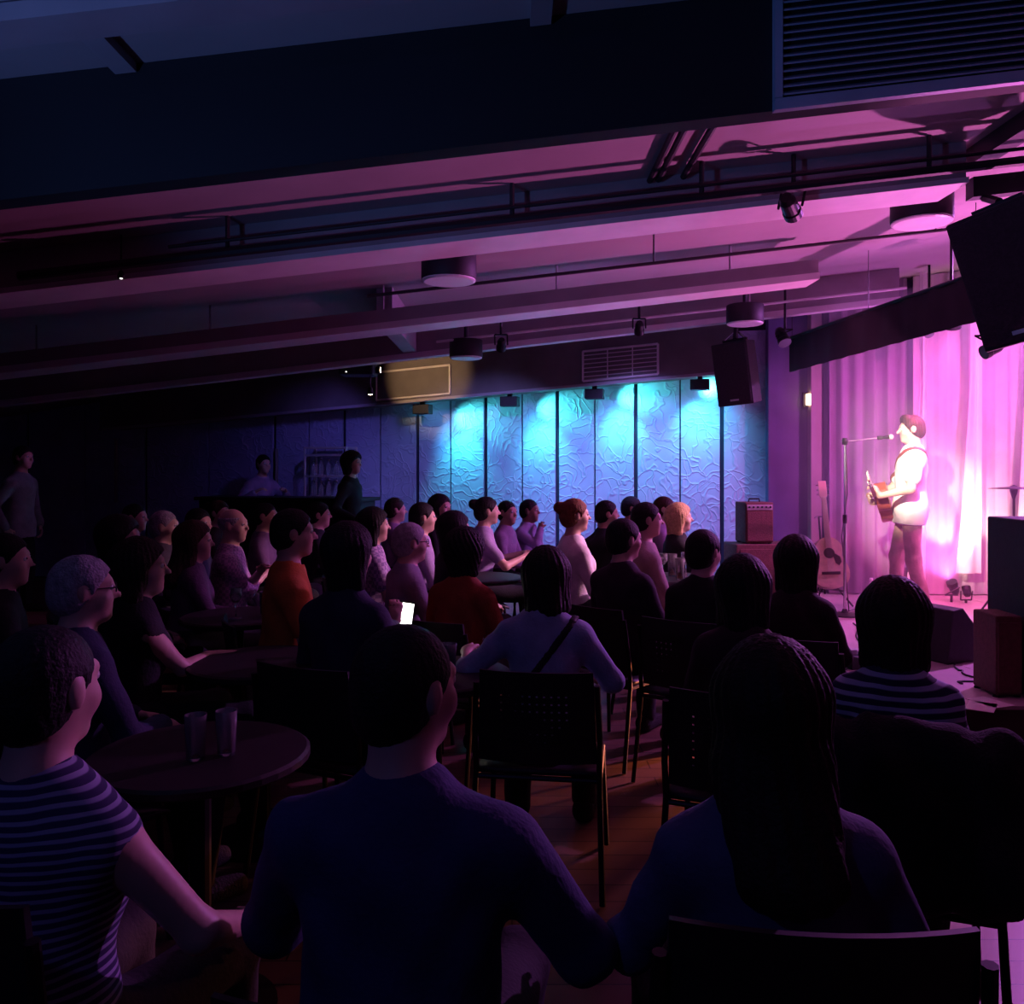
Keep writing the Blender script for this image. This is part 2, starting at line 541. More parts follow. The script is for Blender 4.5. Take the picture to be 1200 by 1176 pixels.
# black duct box with the louvred return grille at its end
DX0, DX1, DY = -4.2, 2.4, 2.85
duct = tag(MB().hexa(sloped(DX0, DX1, DY, DY + 0.09, zc(DX0) - 0.405, zc(DX1) - 0.405, zc(DX0) - 0.002, zc(DX1) - 0.002)).build('ceiling_duct', 'duct'),
           'long black boxed duct hung under the ceiling', 'duct', kind='structure')
gx0, gx1 = P(905, 60, DY).x, 2.02
gr = empty('vent_grille', ((gx0 + gx1) / 2, DY, zc((gx0 + gx1) / 2) - 0.40))
tag(gr, 'large louvred grille with a pale frame on the end of the black duct', 'vent')
gi = -gr.location


def gz(x, u):
    return zc(x) - 0.405 + 0.40 * u


def gbar(x0, u0, x1, u1, th, y0, y1, name, m='grille', vert=False):
    if vert:
        v = [(x0, y0, gz(x0, u0)), (x0 + th, y0, gz(x0 + th, u0)), (x0 + th, y1, gz(x0 + th, u0)), (x0, y1, gz(x0, u0)),
             (x0, y0, gz(x0, u1)), (x0 + th, y0, gz(x0 + th, u1)), (x0 + th, y1, gz(x0 + th, u1)), (x0, y1, gz(x0, u1))]
    else:
        v = [(x0, y0, gz(x0, u0)), (x1, y0, gz(x1, u1)), (x1, y1, gz(x1, u1)), (x0, y1, gz(x0, u0)),
             (x0, y0, gz(x0, u0) + th), (x1, y0, gz(x1, u1) + th), (x1, y1, gz(x1, u1) + th), (x0, y1, gz(x0, u0) + th)]
    MB().hexa([Vector(q) + gi for q in v]).build(name, m, gr)


gbar(gx0, -0.02, gx1, -0.02, 0.038, DY - 0.03, DY - 0.001, 'frame_bar')
gbar(gx0, 0.92, gx1, 0.92, 0.034, DY - 0.03, DY - 0.001, 'frame_bar')
gbar(gx0, 0.08, 0, 0.92, 0.026, DY - 0.03, DY - 0.001, 'frame_bar', vert=True)
gbar(gx1 - 0.03, 0.08, 0, 0.92, 0.03, DY - 0.03, DY - 0.001, 'frame_bar', vert=True)
for i in range(13):
    u = 0.095 + 0.825 * i / 13
    x0, x1 = gx0 + 0.03, gx1 - 0.034
    v = [(x0, DY - 0.026, gz(x0, u)), (x1, DY - 0.026, gz(x1, u)), (x1, DY - 0.003, gz(x1, u) + 0.016), (x0, DY - 0.003, gz(x0, u) + 0.016),
         (x0, DY - 0.026, gz(x0, u) + 0.006), (x1, DY - 0.026, gz(x1, u) + 0.006), (x1, DY - 0.003, gz(x1, u) + 0.022), (x0, DY - 0.003, gz(x0, u) + 0.022)]
    MB().hexa([Vector(q) + gi for q in v]).build('slat', 'grille', gr)

# pipes and conduits
for px in (838, 853, 896):
    x = P(px, 140, DY).x * 1.10
    tag(MB().tube([(x, DY + 0.10, zc(x) - 0.03), (x, 4.62, zc(x) - 0.03)], 0.018, 8).build('ceiling_pipe', 'black'),
        'black pipe under the ceiling between duct box and beam', 'pipe', 'pipes crossing from duct to beam')


def run_pipe(y, x0, x1, drop, r, label, m='black', hangers=()):
    o = MB().tube([(x0, y, zc(x0) - drop), (x1, y, zc(x1) - drop)], r, 8).build('ceiling_pipe', m)
    for x in hangers:
        MB().tube([(x, y, zc(x) - drop), (x, y, zc(x) - 0.001)], r * 0.5, 6).build('hanger', m, o)
    return tag(o, label, 'pipe')


run_pipe(4.50, -2.6, 3.6, 0.19, 0.026, 'black conduit along the middle hall beam', hangers=(-1.5, 0, 1.0, 2.2))
run_pipe(4.47, -1.8, 3.6, 0.135, 0.010, 'thin cable above the black conduit', hangers=())
run_pipe(5.9, -1.0, 3.0, 0.20, 0.012, 'thin dark pipe between the two large beams', hangers=(0.98, 2.93))
run_pipe(7.9, -0.7, 3.65, 0.26, 0.012, 'thin pale pipe before the slim beam', 'flange', hangers=(2.2,))
# dark joist over the speaker
jx = 2.56
tag(MB().hexa([Vector((jx, 3.2, zc(jx) - .10)), Vector((jx + .13, 3.2, zc(jx + .13) - .10)), Vector((jx + .13, 4.9, zc(jx + .13) - .10)), Vector((jx, 4.9, zc(jx) - .10)),
               Vector((jx, 3.2, zc(jx) - .002)), Vector((jx + .13, 3.2, zc(jx + .13) - .002)), Vector((jx + .13, 4.9, zc(jx + .13) - .002)), Vector((jx, 4.9, zc(jx) - .002))]).build('ceiling_beam', 'black'),
    'black joist above the large hung loudspeaker', 'beam', kind='structure')
tag(MB().hexa(sloped(2.52, 4.2, 4.66, 4.74, zc(2.52) - .31, zc(4.2) - .31, zc(2.52) - .20, zc(4.2) - .20)).build('ceiling_beam', 'black'),
    'black bar continuing the hall beam over the hung loudspeaker', 'beam', kind='structure')
MB()
# clamp and hook of the spotlight on the beam
# ------------------------------------------------------------------ drum lamps


def drum_lamp(px, py, d, dia, label):
    p = P(px, py, d)
    root = empty('drum_lamp', p)
    hh = zc(p.x) - p.z
    r = dia / 2
    MB().lathe([(r * .98, 0.012), (r, 0.02), (r, 0.17), (r * .96, 0.175)], 28).build('drum', 'lampblack', root, True)
    MB().lathe([(0.02, -0.004), (r * .9, -0.003), (r * .97, 0.004), (r * .97, 0.012)], 28).build('diffuser', 'lampglass', root)
    MB().tube([(0, 0, 0.17), (0, 0, hh - 0.001)], 0.02, 8).build('stem', 'lampblack', root)
    MB().lathe([(0.06, hh - 0.02), (0.06, hh - 0.001)], 16).build('ceiling_cap', 'lampblack', root)
    return tag(root, label, 'lamp')


drum_lamp(1080, 262, 5.25, 0.36, 'black drum ceiling lamp beside the large hung loudspeaker')
drum_lamp(526, 330, 5.25, 0.34, 'black drum ceiling lamp hung behind the middle beam over the audience')
drum_lamp(873, 380, 7.7, 0.33, 'small-looking drum ceiling lamp close to the loudspeaker by the wall')
drum_lamp(546, 420, 8.0, 0.31, 'unlit drum ceiling lamp before the soffit near the projector')

# ------------------------------------------------------------------ stage
SZ = 0.20
SX0, SX1, SY0, SY1 = 1.95, XR, 4.75, 9.05
st = tag(MB().box((SX0, SY0, 0.0), (SX1, SY1, SZ - 0.02)).build('floor_stage', 'stagefront'), 'low stage platform with a dark front board', 'stage', kind='structure')
n = 9
for i in range(n):
    a = SX0 + (SX1 - SX0) * i / n
    b = SX0 + (SX1 - SX0) * (i + 1) / n
    MB().box((a + 0.002, SY0 - 0.02, SZ - 0.02), (b - 0.002, SY1, SZ)).build('deck_board', 'stage', st)


def curtain(name, x0, x1, y, z0, z1, folds, m, label, amp=0.018, group=None):
    nx = folds * 8
    v, f = [], []
    for j in range(2):
        for i in range(nx + 1):
            x = x0 + (x1 - x0) * i / nx
            a = i / nx * folds * 2 * math.pi
            yy = y + amp * math.sin(a) + 0.3 * amp * math.sin(2.3 * a + 1)
            v.append((x, yy, z0 if j == 0 else min(z1, zc(x) - 0.01)))
    for i in range(nx):
        f.append((i, i + 1, nx + 2 + i, nx + 1 + i))
    mb = MB().add(v, f)
    # back face gives it thickness
    v2 = [(x, yy + 0.01, z) for x, yy, z in v]
    mb.add(v2, [tuple(reversed(q)) for q in f])
    o = mb.build(name, m, None, True)
    return tag(o, label, 'curtain', group)


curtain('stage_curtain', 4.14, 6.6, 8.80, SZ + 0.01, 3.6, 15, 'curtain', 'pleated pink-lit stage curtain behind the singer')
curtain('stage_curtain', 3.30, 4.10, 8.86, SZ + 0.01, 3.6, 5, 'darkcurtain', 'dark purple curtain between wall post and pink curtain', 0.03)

# posts on the wall behind the stage
for px, w, lab in ((960, 0.11, 'square wall post behind the standing guitar'), (975, 0.03, 'thin pipe beside the wall post')):
    p = P(px, 600, 8.85)
    tag(MB().box((p.x - w / 2, 8.93, SZ), (p.x + w / 2, 9.045, 3.25)).build('column_stage', 'darkwall' if w < 0.05 else M['beam']), lab, 'post', kind='structure')

# pale tapered drapes that catch the floor light


def drape(px, d, w_top, w_bot, zb, zt, label):
    x = (px - 600) / F * d
    zt = zc(x - w_top) - 0.002
    nx, nz = 10, 16
    v, f = [], []
    for j in range(nz + 1):
        u = j / nz
        z = zb + (zt - zb) * u
        w = w_bot + (w_top - w_bot) * min(1, u * 1.55) ** 0.8
        for i in range(nx + 1):
            s = i / nx - 1
            v.append((x + s * w, d + 0.018 * math.sin(i / nx * 9 + j * .12) - 0.02, z))
    for j in range(nz):
        for i in range(nx):
            a = j * (nx + 1) + i
            f.append((a, a + 1, a + nx + 2, a + nx + 1))
    mb = MB().add(v, f)
    mb.add([(a, b + 0.008, c) for a, b, c in v], [tuple(reversed(q)) for q in f])
    return tag(mb.build('curtain_drape', 'white_cloth', None, True), label, 'drape')


drape(1149, 8.62, 0.10, 0.26, 0.45, 3.50, 'white tapered drape lit brilliantly from the stage floor')
drape(1084, 8.66, 0.05, 0.20, 0.30, 3.44, 'pale tapered drape hanging behind the singer')
drape(1214, 8.62, 0.10, 0.24, 0.45, 3.55, 'white tapered drape behind the black subwoofer')
# black valance over the stage mouth
va, vb = P(925, 396, 8.55), P(1150, 318, 6.0)
segs = 26
v, f = [], []
for j in range(2):
    for i in range(segs + 1):
        u = i / segs
        p = va.lerp(vb, u)
        off = 0.02 * math.sin(u * 60)
        v.append((p.x + off * 0.6, p.y + off, p.z if j else p.z - 0.34))
for i in range(segs):
    f.append((i, i + 1, segs + 2 + i, segs + 1 + i))
mb = MB().add(v, f)
mb.add([(a + .01, b + .01, c) for a, b, c in v], [tuple(reversed(q)) for q in f])
val = tag(mb.build('stage_valance_curtain', 'valance', None, True), 'black valance cloth hung across the mouth of the stage', 'valance')
MB().tube([va, vb], 0.016, 8).build('rail', 'blackmetal', val)
for u in (0.02, 0.5, 0.98):
    p = va.lerp(vb, u)
    MB().tube([p, (p.x, p.y, zc(p.x) - 0.001)], 0.003, 6).build('hanger', 'blackmetal', val)


# ------------------------------------------------------------------ stage lights
def stage_light(pos, target, label, lens='lens', L=0.2, r=0.075, top=None):
    root = empty('stage_spotlight', pos)
    q = (Vector(target) - Vector(pos)).to_track_quat('-Z', 'Y').to_matrix().to_4x4()
    MB().lathe([(r * .6, L), (r * .85, L * .8), (r * .9, 0.05), (r, 0.04), (r, 0)], 18, q).build('can', 'blackmetal', root, False)
    MB().lathe([(r * .3, 0.004), (r * .88, 0.002), (r * .88, 0.012)], 18, q).build('lens', lens, root)
    up = (top if top is not None else zc(pos[0]) - 0.002) - pos[2]
    yz = 0.13 if up > 0 else -0.13
    for s in (-1, 1):
        MB().tube([q @ Vector((s * (r + .012), 0, L * .45)), (s * (r + .012), 0, yz)], 0.007, 6).build('yoke_arm', 'blackmetal', root)
    MB().tube([(-(r + .012), 0, yz), (r + .012, 0, yz)], 0.008, 6).build('yoke_bar', 'blackmetal', root)
    MB().tube([(0, 0, yz), (0, 0, up)], 0.012, 6).build('clamp', 'blackmetal', root)
    return tag(root, label, 'stage light')


for _h in HEADS:
    stage_light(_h[0], _h[1], _h[5], _h[6], _h[7], _h[8], _h[9])
stage_light(P(920, 402, 8.0), (3, 6, 0), 'unlit stage spotlight hung near the loudspeaker by the wall', 'lampglass', 0.18, 0.06)
stage_light(P(1089, 392, 8.3), (4, 6, 0), 'unlit small spotlight over the pale drape', 'lampglass', 0.14, 0.045)
# uplights of the drapes
for px, d, lab in ((1132, 8.30, 'small floor uplight below the brilliant white drape'), (1203, 8.30, 'small floor uplight behind the subwoofer')):
    p = P(px, 600, d); p.z = SZ + 0.11
    t = (p.x + 0.05, 8.62, 1.0)
    stage_light((p.x, p.y, SZ + 0.16), t, lab, 'warmlens', 0.10, 0.04, top=SZ)
    light('SPOT', (p.x, p.y, SZ + 0.16), t, (1.0, 0.72, 0.52), 90, 0.03, 62, 0.5)

# cyan wall washers under the soffit
for i, (fx, hx, hy) in enumerate(((508, 560, 492), (607, 655, 480), (703, 747, 465), (822, 832, 455))):
    t = wall_t(fx)
    tl = wall_t(hx)
    pos = on_wall(t, 0.36, zf(t) - 0.10)
    root = empty('wall_washer', pos, math.pi - WA)
    up = 0.10
    MB().box((-0.10, -0.07, -0.06), (0.10, 0.07, 0.05)).build('housing', 'black', root, bevel=0.008)
    MB().box((-0.08, -0.078, -0.05), (0.08, -0.0705, 0.03)).build('lens', 'cyanlens', root)
    MB().box((-0.025, -0.02, 0.05), (0.025, 0.02, up - 0.001)).build('bracket', 'black', root)
    tag(root, 'black box wall washer throwing cyan light, ' + ('nearest the metal rack', 'second from the metal rack', 'below the barred vent frame', 'beside the loudspeaker by the wall')[i].replace('nearest', 'next to'), 'wall washer', 'cyan wall washers under the soffit')
    # the beam leaves the lens and meets the wall beside the fixture
    hot = on_wall(tl, 0.0, 0.0)
    hp = P(hx, hy, hot.y)
    lp = on_wall(tl + 0.02, 0.26, hp.z + 0.02)
    light('SPOT', on_wall(t - 0.08, 0.40, zf(t) - 0.17), (hot.x, hot.y, hp.z - 0.45), (0.05, 0.62, 0.95), 30, 0.05, 110, 1.0)
    tq = tl + 0.16
    q = on_wall(tq, 0.0, hp.z - 0.55)
    light('SPOT', on_wall(tq, 0.25, hp.z + 0.02), q, (0.06, 0.90, 0.80), 42, 0.02, 80, 1.0)
    light('SPOT', on_wall(t - 0.06, 0.27, zf(t) - 0.13), (hot.x, hot.y, hp.z), (0.10, 1.0, 0.80), 60, 0.04, 58, 1.0)

# ceiling projector with its warm beam on the soffit
pp = P(420, 432, 8.6)
pr = empty('projector', pp)
MB().box((-0.17, -0.15, -0.07), (0.17, 0.15, 0.07)).build('case', 'black', pr, bevel=0.012)
MB().lathe([(0.03, 0), (0.038, 0.01), (0.038, 0.05)], 14, Matrix.Translation((0.17, 0.02, -0.01)) @ Matrix.Rotation(R(90), 4, 'Y')).build('lens_ring', 'blackmetal', pr)
MB().lathe([(0.001, 0.052), (0.027, 0.051), (0.027, 0.045)], 14, Matrix.Translation((0.17, 0.02, -0.01)) @ Matrix.Rotation(R(90), 4, 'Y')).build('lens', 'warmlens', pr)
MB().tube([(0, 0, 0.07), (0, 0, zc(pp.x) - pp.z - 0.001)], 0.02, 8).build('pole', 'black', pr)
MB().box((-0.1, -0.152, -0.05), (-0.088, -0.15, -0.042)).build('pilot_light', 'led', pr)
tag(pr, 'black ceiling projector shining a warm beam at the soffit', 'projector')
light('SPOT', pp + Vector((0.235, 0.02, -0.01)), pp + Vector((0.50, 0.80, 0.03)), (1.0, 0.62, 0.30), 34, 0.01, 56, 0.5)
# spare small lamp under it
p = P(434, 462, 8.6)
lm = empty('ceiling_lamp', p)
MB().lathe([(0.028, 0.0), (0.03, 0.02), (0.02, 0.07)], 12).build('cup', 'blackmetal', lm)
MB().lathe([(0.004, -0.006), (0.02, -0.002), (0.022, 0.0)], 12).build('bulb', 'warmlens', lm)
MB().tube([(0, 0, 0.07), (0, 0, zc(p.x) - p.z - 0.001)], 0.006, 6).build('stem', 'blackmetal', lm)
tag(lm, 'tiny warm lamp hanging below the projector', 'lamp')
p = P(142, 326, 4.6)
lm = empty('ceiling_lamp', p)
MB().lathe([(0.018, 0.0), (0.02, 0.015), (0.01, 0.04)], 12).build('cup', 'blackmetal', lm)
MB().lathe([(0.003, -0.004), (0.007, -0.002), (0.008, 0.0)], 12).build('bulb', 'led', lm)
MB().tube([(0, 0, 0.04), (0, 0, zc(p.x) - p.z - 0.001)], 0.005, 6).build('stem', 'blackmetal', lm)
tag(lm, 'tiny white pilot light hung from the dark ceiling', 'lamp')
# warm wall lamp by the post
p = P(955, 467, 8.86)
wl = empty('wall_lamp', (p.x - 0.02, 9.045, p.z))
MB().box((-0.05, -0.03, -0.08), (0.05, 0, 0.08)).build('back_plate', 'blackmetal', wl, bevel=0.005)
MB().lathe([(0.028, -0.06), (0.036, -0.05), (0.036, 0.05), (0.028, 0.06)], 14, None, (0, -0.075)).build('shade', 'warmlamp', wl, True)
tag(wl, 'small warm wall lamp beside the square post', 'lamp')


# ------------------------------------------------------------------ loudspeakers and amplifiers
def hung_speaker(pos, w, h, d, rot, label, bracket_to):
    root = empty('loudspeaker', pos, rot=rot)
    t = 0.72
    pts = [Vector(c) for c in ((-w / 2, -d / 2, -h / 2), (w / 2, -d / 2, -h / 2), (w * t / 2, d / 2, -h / 2), (-w * t / 2, d / 2, -h / 2),
                               (-w / 2, -d / 2, h / 2), (w / 2, -d / 2, h / 2), (w * t / 2, d / 2, h / 2), (-w * t / 2, d / 2, h / 2))]
    MB().hexa(pts).build('cabinet', 'tolex', root, bevel=0.012)
    MB().box((-w * .46, -d / 2 - 0.012, -h * .47), (w * .46, -d / 2 - 0.001, h * .47)).build('front_grille', 'grillecloth', root, bevel=0.004)
    MB().box((-w * .12, -d / 2 - 0.016, -h * .43), (w * .12, -d / 2 - 0.0125, -h * .40)).build('badge', 'steel', root)
    MB().box((-w * .30, -0.05, h / 2 + 0.001), (w * .30, 0.05, h / 2 + 0.03)).build('yoke', 'blackmetal', root)
    inv = Matrix.LocRotScale(pos, rot_e(rot), None).inverted()
    MB().tube([(0, 0, h / 2 + 0.03), inv @ Vector(bracket_to)], 0.022, 8).build('mount_arm', 'blackmetal', root)
    for s in (-1, 1):
        MB().tube([(s * w * .3, 0, h / 2 + 0.02), inv @ (Vector(bracket_to) + Vector((0, 0, -0.08)))], 0.01, 6).build('stay', 'chrome', root)
    return tag(root, label, 'loudspeaker')


from mathutils import Euler


def rot_e(r):
    return Euler(r, 'XYZ')


p = P(1197, 318, 4.45)
hung_speaker(p, 0.42, 0.70, 0.42, (R(14), R(-11), R(-52)), 'large black loudspeaker hung beside the stage from a joist', (2.60, 4.70, zc(2.6) - 0.31))
p = P(866, 437, 8.25)
hung_speaker(p, 0.36, 0.60, 0.34, (R(8), R(-4), R(-38)), 'black loudspeaker hung before the panelled wall', (2.19, 8.33, zc(2.19) - 0.341))


def cabinet(name, lo, hi, rz, m, grille, label, cat, knobs=False, handle=True):
    w, d, h = (hi[i] - lo[i] for i in range(3))
    root = empty(name, ((lo[0] + hi[0]) / 2, (lo[1] + hi[1]) / 2, lo[2]), rz)
    MB().box((-w / 2, -d / 2, 0.012), (w / 2, d / 2, h)).build('cabinet', m, root, bevel=0.01)
    gh = h * (0.78 if knobs else 0.92)
    MB().box((-w * .45, -d / 2 - 0.012, 0.03), (w * .45, -d / 2 - 0.001, gh)).build('front_grille', grille, root, bevel=0.003)
    if knobs:
        pn = MB().box((-w * .45, -d / 2 - 0.006, gh + 0.015), (w * .45, -d / 2 - 0.001, h - 0.02)).build('control_panel', 'steel', root)
        for i in range(6):
            x = -w * .38 + i * w * .15
            MB().lathe([(0.008, 0), (0.010, 0.004), (0.008, 0.016)], 10, Matrix.Translation((x, -d / 2 - 0.006, (gh + h) / 2)) @ Matrix.Rotation(R(90), 4, 'X')).build('knob', 'black', pn)
    if handle:
        MB().tube([(-w * .2, 0, h), (-w * .18, 0, h + 0.03), (w * .18, 0, h + 0.03), (w * .2, 0, h)], 0.008, 6).build('handle', 'black', root)
    for sx in (-1, 1):
        for sy in (-1, 1):
            MB().lathe([(0.02, 0), (0.018, 0.012)], 10, None, (sx * w * .4, sy * d * .4)).build('foot', 'black', root)
    return tag(root, label, cat)


# amplifier stack by the wall
b = P(905, 690, 8.35)
cabinet('speaker_cabinet', (b.x - 0.42, 8.2, SZ), (b.x + 0.28, 8.55, SZ + 0.58), R(6), 'browncloth', 'browncloth', 'wide brown speaker cabinet under the amplifier by the wall', 'speaker cabinet', handle=False)
b = P(884, 632, 8.35)
cabinet('guitar_amplifier', (b.x - 0.14, 8.22, SZ + 0.58), (b.x + 0.14, 8.50, SZ + 0.98), R(6), 'browncloth', 'browncloth', 'small brown guitar amplifier standing on the wide cabinet', 'amplifier', knobs=True)
# subwoofer and monitor cabinet at the edge of the stage
cabinet('subwoofer', (2.95, 4.88, SZ), (3.57, 5.30, SZ + 1.02), 0, 'tolex', 'tolex', 'tall black subwoofer cabinet at the front of the stage', 'loudspeaker', handle=False)
cabinet('monitor_cabinet', (2.78, 4.90, SZ), (2.93, 5.15, SZ + 0.47), 0, 'browncloth', 'browncloth', 'small brown cabinet standing beside the tall black subwoofer', 'loudspeaker', handle=False)

# wedge monitor before the singer
p = P(1098, 778, 6.0)
wd = empty('wedge_monitor', (p.x, 6.0, SZ), R(24))
prof = [(-0.19, 0.0), (0.19, 0.0), (0.19, 0.13), (-0.04, 0.37), (-0.14, 0.36)]
MB().prism(prof, -0.24, 0.24).build('cabinet', 'tolex', wd, bevel=0.01)
dv = Vector((-0.23, 0, 0.24)).normalized(); nv = Vector((0.24, 0, 0.23)).normalized()
g = [Vector((0.19, 0, 0.13)) + dv * 0.02, Vector((-0.04, 0, 0.37)) - dv * 0.02]
MB().hexa([g[0] + Vector((0, -.22, 0)) + nv * .001, g[0] + Vector((0, .22, 0)) + nv * .001, g[0] + Vector((0, .22, 0)) + nv * .012, g[0] + Vector((0, -.22, 0)) + nv * .012,
           g[1] + Vector((0, -.22, 0)) + nv * .001, g[1] + Vector((0, .22, 0)) + nv * .001, g[1] + Vector((0, .22, 0)) + nv * .012, g[1] + Vector((0, -.22, 0)) + nv * .012]).build('front_grille', 'grillecloth', wd)
tag(wd, 'black wedge monitor on the stage floor before the singer', 'loudspeaker')

# cymbal stand behind the subwoofer
p = P(1188, 572, 7.4)
cy = empty('cymbal_stand', (p.x, 7.4, SZ))
hz = p.z - SZ
MB().tube([(0, 0, 0.25), (0, 0, hz + 0.03)], 0.011, 8).build('pole', 'blackmetal', cy)
MB().lathe([(0.012, hz - 0.09), (0.032, hz - 0.02), (0.03, hz - 0.005)], 12).build('tilter', 'blackmetal', cy)
MB().lathe([(0.20, hz - 0.004), (0.20, hz - 0.002), (0.10, hz + 0.008), (0.035, hz + 0.014), (0.02, hz + 0.024), (0.008, hz + 0.026)], 32).build('cymbal', 'blackmetal', cy, True)
for k in range(3):
    a = k * 2 * math.pi / 3 + 0.4
    MB().tube([(0, 0, 0.45), (0.28 * math.cos(a), 0.28 * math.sin(a), 0.008)], 0.009, 6).build('leg', 'blackmetal', cy)
tag(cy, 'black cymbal stand rising behind the subwoofer', 'cymbal')


# ------------------------------------------------------------------ guitars
def guitar_outline(nseg=44):
    pts = []
    for i in range(nseg):
        a = 2 * math.pi * i / nseg - math.pi / 2
        u = (1 - math.sin(a)) / 2            # 1 at the bottom, 0 at the top
        z = 0.245 * (1 + math.sin(a))
        base = math.sqrt(max(0.0, 1 - abs(math.sin(a)) ** 3.2))
        half = 0.135 + 0.06 * u - 0.040 * math.exp(-((z - 0.305) / 0.07) ** 2)
        pts.append((math.copysign(base * half, math.cos(a)) if abs(math.cos(a)) > 1e-6 else 0.0, z))
    return pts


def guitar(name, mtx, label, side, top):
    root = empty(name)
    root.matrix_world = mtx
    ol = guitar_outline()
    body = MB().prism(ol, -0.048, 0.05).build('body', side, root)
    inner = [(x * .975, 0.245 + (z - 0.245) * .98) for x, z in ol]
    sb = MB().prism(inner, -0.0525, -0.0482).build('soundboard', top, root)
    MB().lathe([(0.046, 0), (0.050, 0.0015)], 24, Matrix.Translation((0, -0.053, 0.335)) @ Matrix.Rotation(R(90), 4, 'X')).build('sound_hole', 'rosewood', sb)
    pg = [(0.052, .33), (0.095, .30), (0.105, .25), (0.08, .215), (0.05, .24), (0.035, .295)]
    MB().prism(pg, -0.0545, -0.0527).build('pickguard', 'rosewood', sb)
    MB().box((-0.085, -0.062, 0.135), (0.085, -0.0527, 0.16)).build('bridge', 'rosewood', sb, bevel=0.003)
    nk = MB().hexa([Vector(c) for c in ((-.028, -.058, .40), (.028, -.058, .40), (.024, -.034, .46), (-.024, -.034, .46),
                                         (-.022, -.058, .86), (.022, -.058, .86), (.018, -.038, .86), (-.018, -.038, .86))]).build('neck', 'guitar_neck', root)
    MB().hexa([Vector(c) for c in ((-.028, -.064, .385), (.028, -.064, .385), (.028, -.0582, .385), (-.028, -.0582, .385),
                                   (-.022, -.064, .86), (.022, -.064, .86), (.022, -.0582, .86), (-.022, -.0582, .86))]).build('fretboard', 'guitar_neck', nk)
    hs = [(-.022, .86), (.022, .86), (.036, .89), (.036, 1.03), (-.036, 1.03), (-.036, .89)]
    hd = MB().prism(hs, -0.054, -0.038).build('headstock', 'guitar_neck', root, bevel=0.003)
    for s in (-1, 1):
        for k in range(3):
            z = .90 + k * .045
            MB().tube([(s * .034, -.046, z), (s * .058, -.046, z)], [0.004, 0.008], 6).build('tuning_peg', 'chrome', hd)
    for k in range(6):
        x = (k - 2.5)
        MB().tube([(x * .010, -.0665, .148), (x * .0065, -.0665, .875)], 0.0009, 4).build('string', 'chrome', root)
    return tag(root, label, 'guitar')


# spare guitar on its stand, facing the hall
gp = P(972, 690, 8.05)
gm = Matrix.Translation((gp.x + 0.02, 8.05, SZ + 0.17)) @ Matrix.Rotation(R(-8), 4, 'Z') @ Matrix.Rotation(R(-12), 4, 'X') @ Matrix.Rotation(R(-3), 4, 'Y')
guitar('acoustic_guitar', gm, 'pale acoustic guitar resting upright on a floor stand', M['guitar_neck'], M['guitar_top'])
gs = empty('guitar_stand', (gp.x + 0.02, 8.16, SZ))
MB().tube([(0, 0.06, 0.10), (-0.01, 0.20, 0.84)], 0.010, 8).build('post', 'blackmetal', gs)
for s in (-1, 1):
    MB().tube([(0, 0.06, 0.30), (s * 0.20, -0.12, 0.008)], 0.009, 6).build('leg', 'blackmetal', gs)
    MB().tube([(0, 0.06, 0.15), (s * 0.10, -0.02, 0.15), (s * 0.11, -0.16, 0.155), (s * 0.11, -0.17, 0.185)], 0.008, 6).build('cradle_arm', 'blackmetal', gs)
MB().tube([(0, 0.06, 0.30), (0.0, 0.25, 0.008)], 0.009, 6).build('leg', 'blackmetal', gs)
MB().tube([(-0.07, 0.14, 0.83), (-0.01, 0.20, 0.84), (0.06, 0.15, 0.83)], 0.009, 6).build('neck_yoke', 'chrome', gs)
tag(gs, 'black floor stand holding the pale acoustic guitar', 'guitar stand')

# microphone stand with boom
mp = P(991, 716, 7.7)
mtop = P(990, 517, 7.6)
ms = empty('microphone_stand', (mtop.x, 7.6, SZ))
hz = mtop.z - SZ
MB().lathe([(0.13, 0), (0.13, 0.012), (0.03, 0.028), (0.018, 0.06)], 24).build('base', 'blackmetal', ms, False)
MB().tube([(0, 0, 0.05), (0, 0, hz * .55)], 0.013, 10).build('lower_pole', 'chrome', ms)
MB().tube([(0, 0, hz * .53), (0, 0, hz)], 0.010, 10).build('upper_pole', 'chrome', ms)
MB().lathe([(0.018, hz * .53), (0.02, hz * .55), (0.018, hz * .58)], 12).build('clutch', 'blackmetal', ms)
MB().lathe([(0.022, hz - 0.03), (0.028, hz), (0.02, hz + 0.03)], 12).build('boom_clamp', 'blackmetal', ms)
micp = P(1033, 513, 7.6)
bo = Vector((micp.x - mtop.x - 0.04, 0, micp.z - mtop.z))
MB().tube([bo * -0.12, bo], 0.008, 8).build('boom', 'chrome', ms).location = (0, 0, hz)
MB().tube([(0.015, 0.01, hz - 0.03), (0.03, 0.02, hz * .7), (-0.02, 0.02, hz * .45), (0.025, 0.03, hz * .2), (0.06, 0.06, 0.03), (0.3, 0.4, 0.006), (0.7, 0.5, 0.006)], 0.005, 6).build('microphone_cable', 'cable', ms)
tag(ms, 'chrome microphone stand with a round base and boom arm', 'microphone stand')
mic = empty('microphone', (micp.x - 0.04, 7.6, micp.z))
dm = Vector((0.15, 0.0, 0.012))
MB().tube([(0, 0, 0), dm * .45, dm * .68], [0.011, 0.014, 0.020], 12).build('handle', 'blackmetal', mic, True)
MB().lathe([(0.004, -0.026), (0.018, -0.022), (0.025, -0.008), (0.026, 0.0), (0.022, 0.014), (0.012, 0.023), (0.003, 0.026)], 14, Matrix.Translation(dm * .82)).build('head_grille', 'steel', mic, True)
MB().tube([dm * 0.05, dm * 0.28], 0.018, 10).build('clip', 'black', mic)
tag(mic, 'black vocal microphone at the end of the boom', 'microphone')

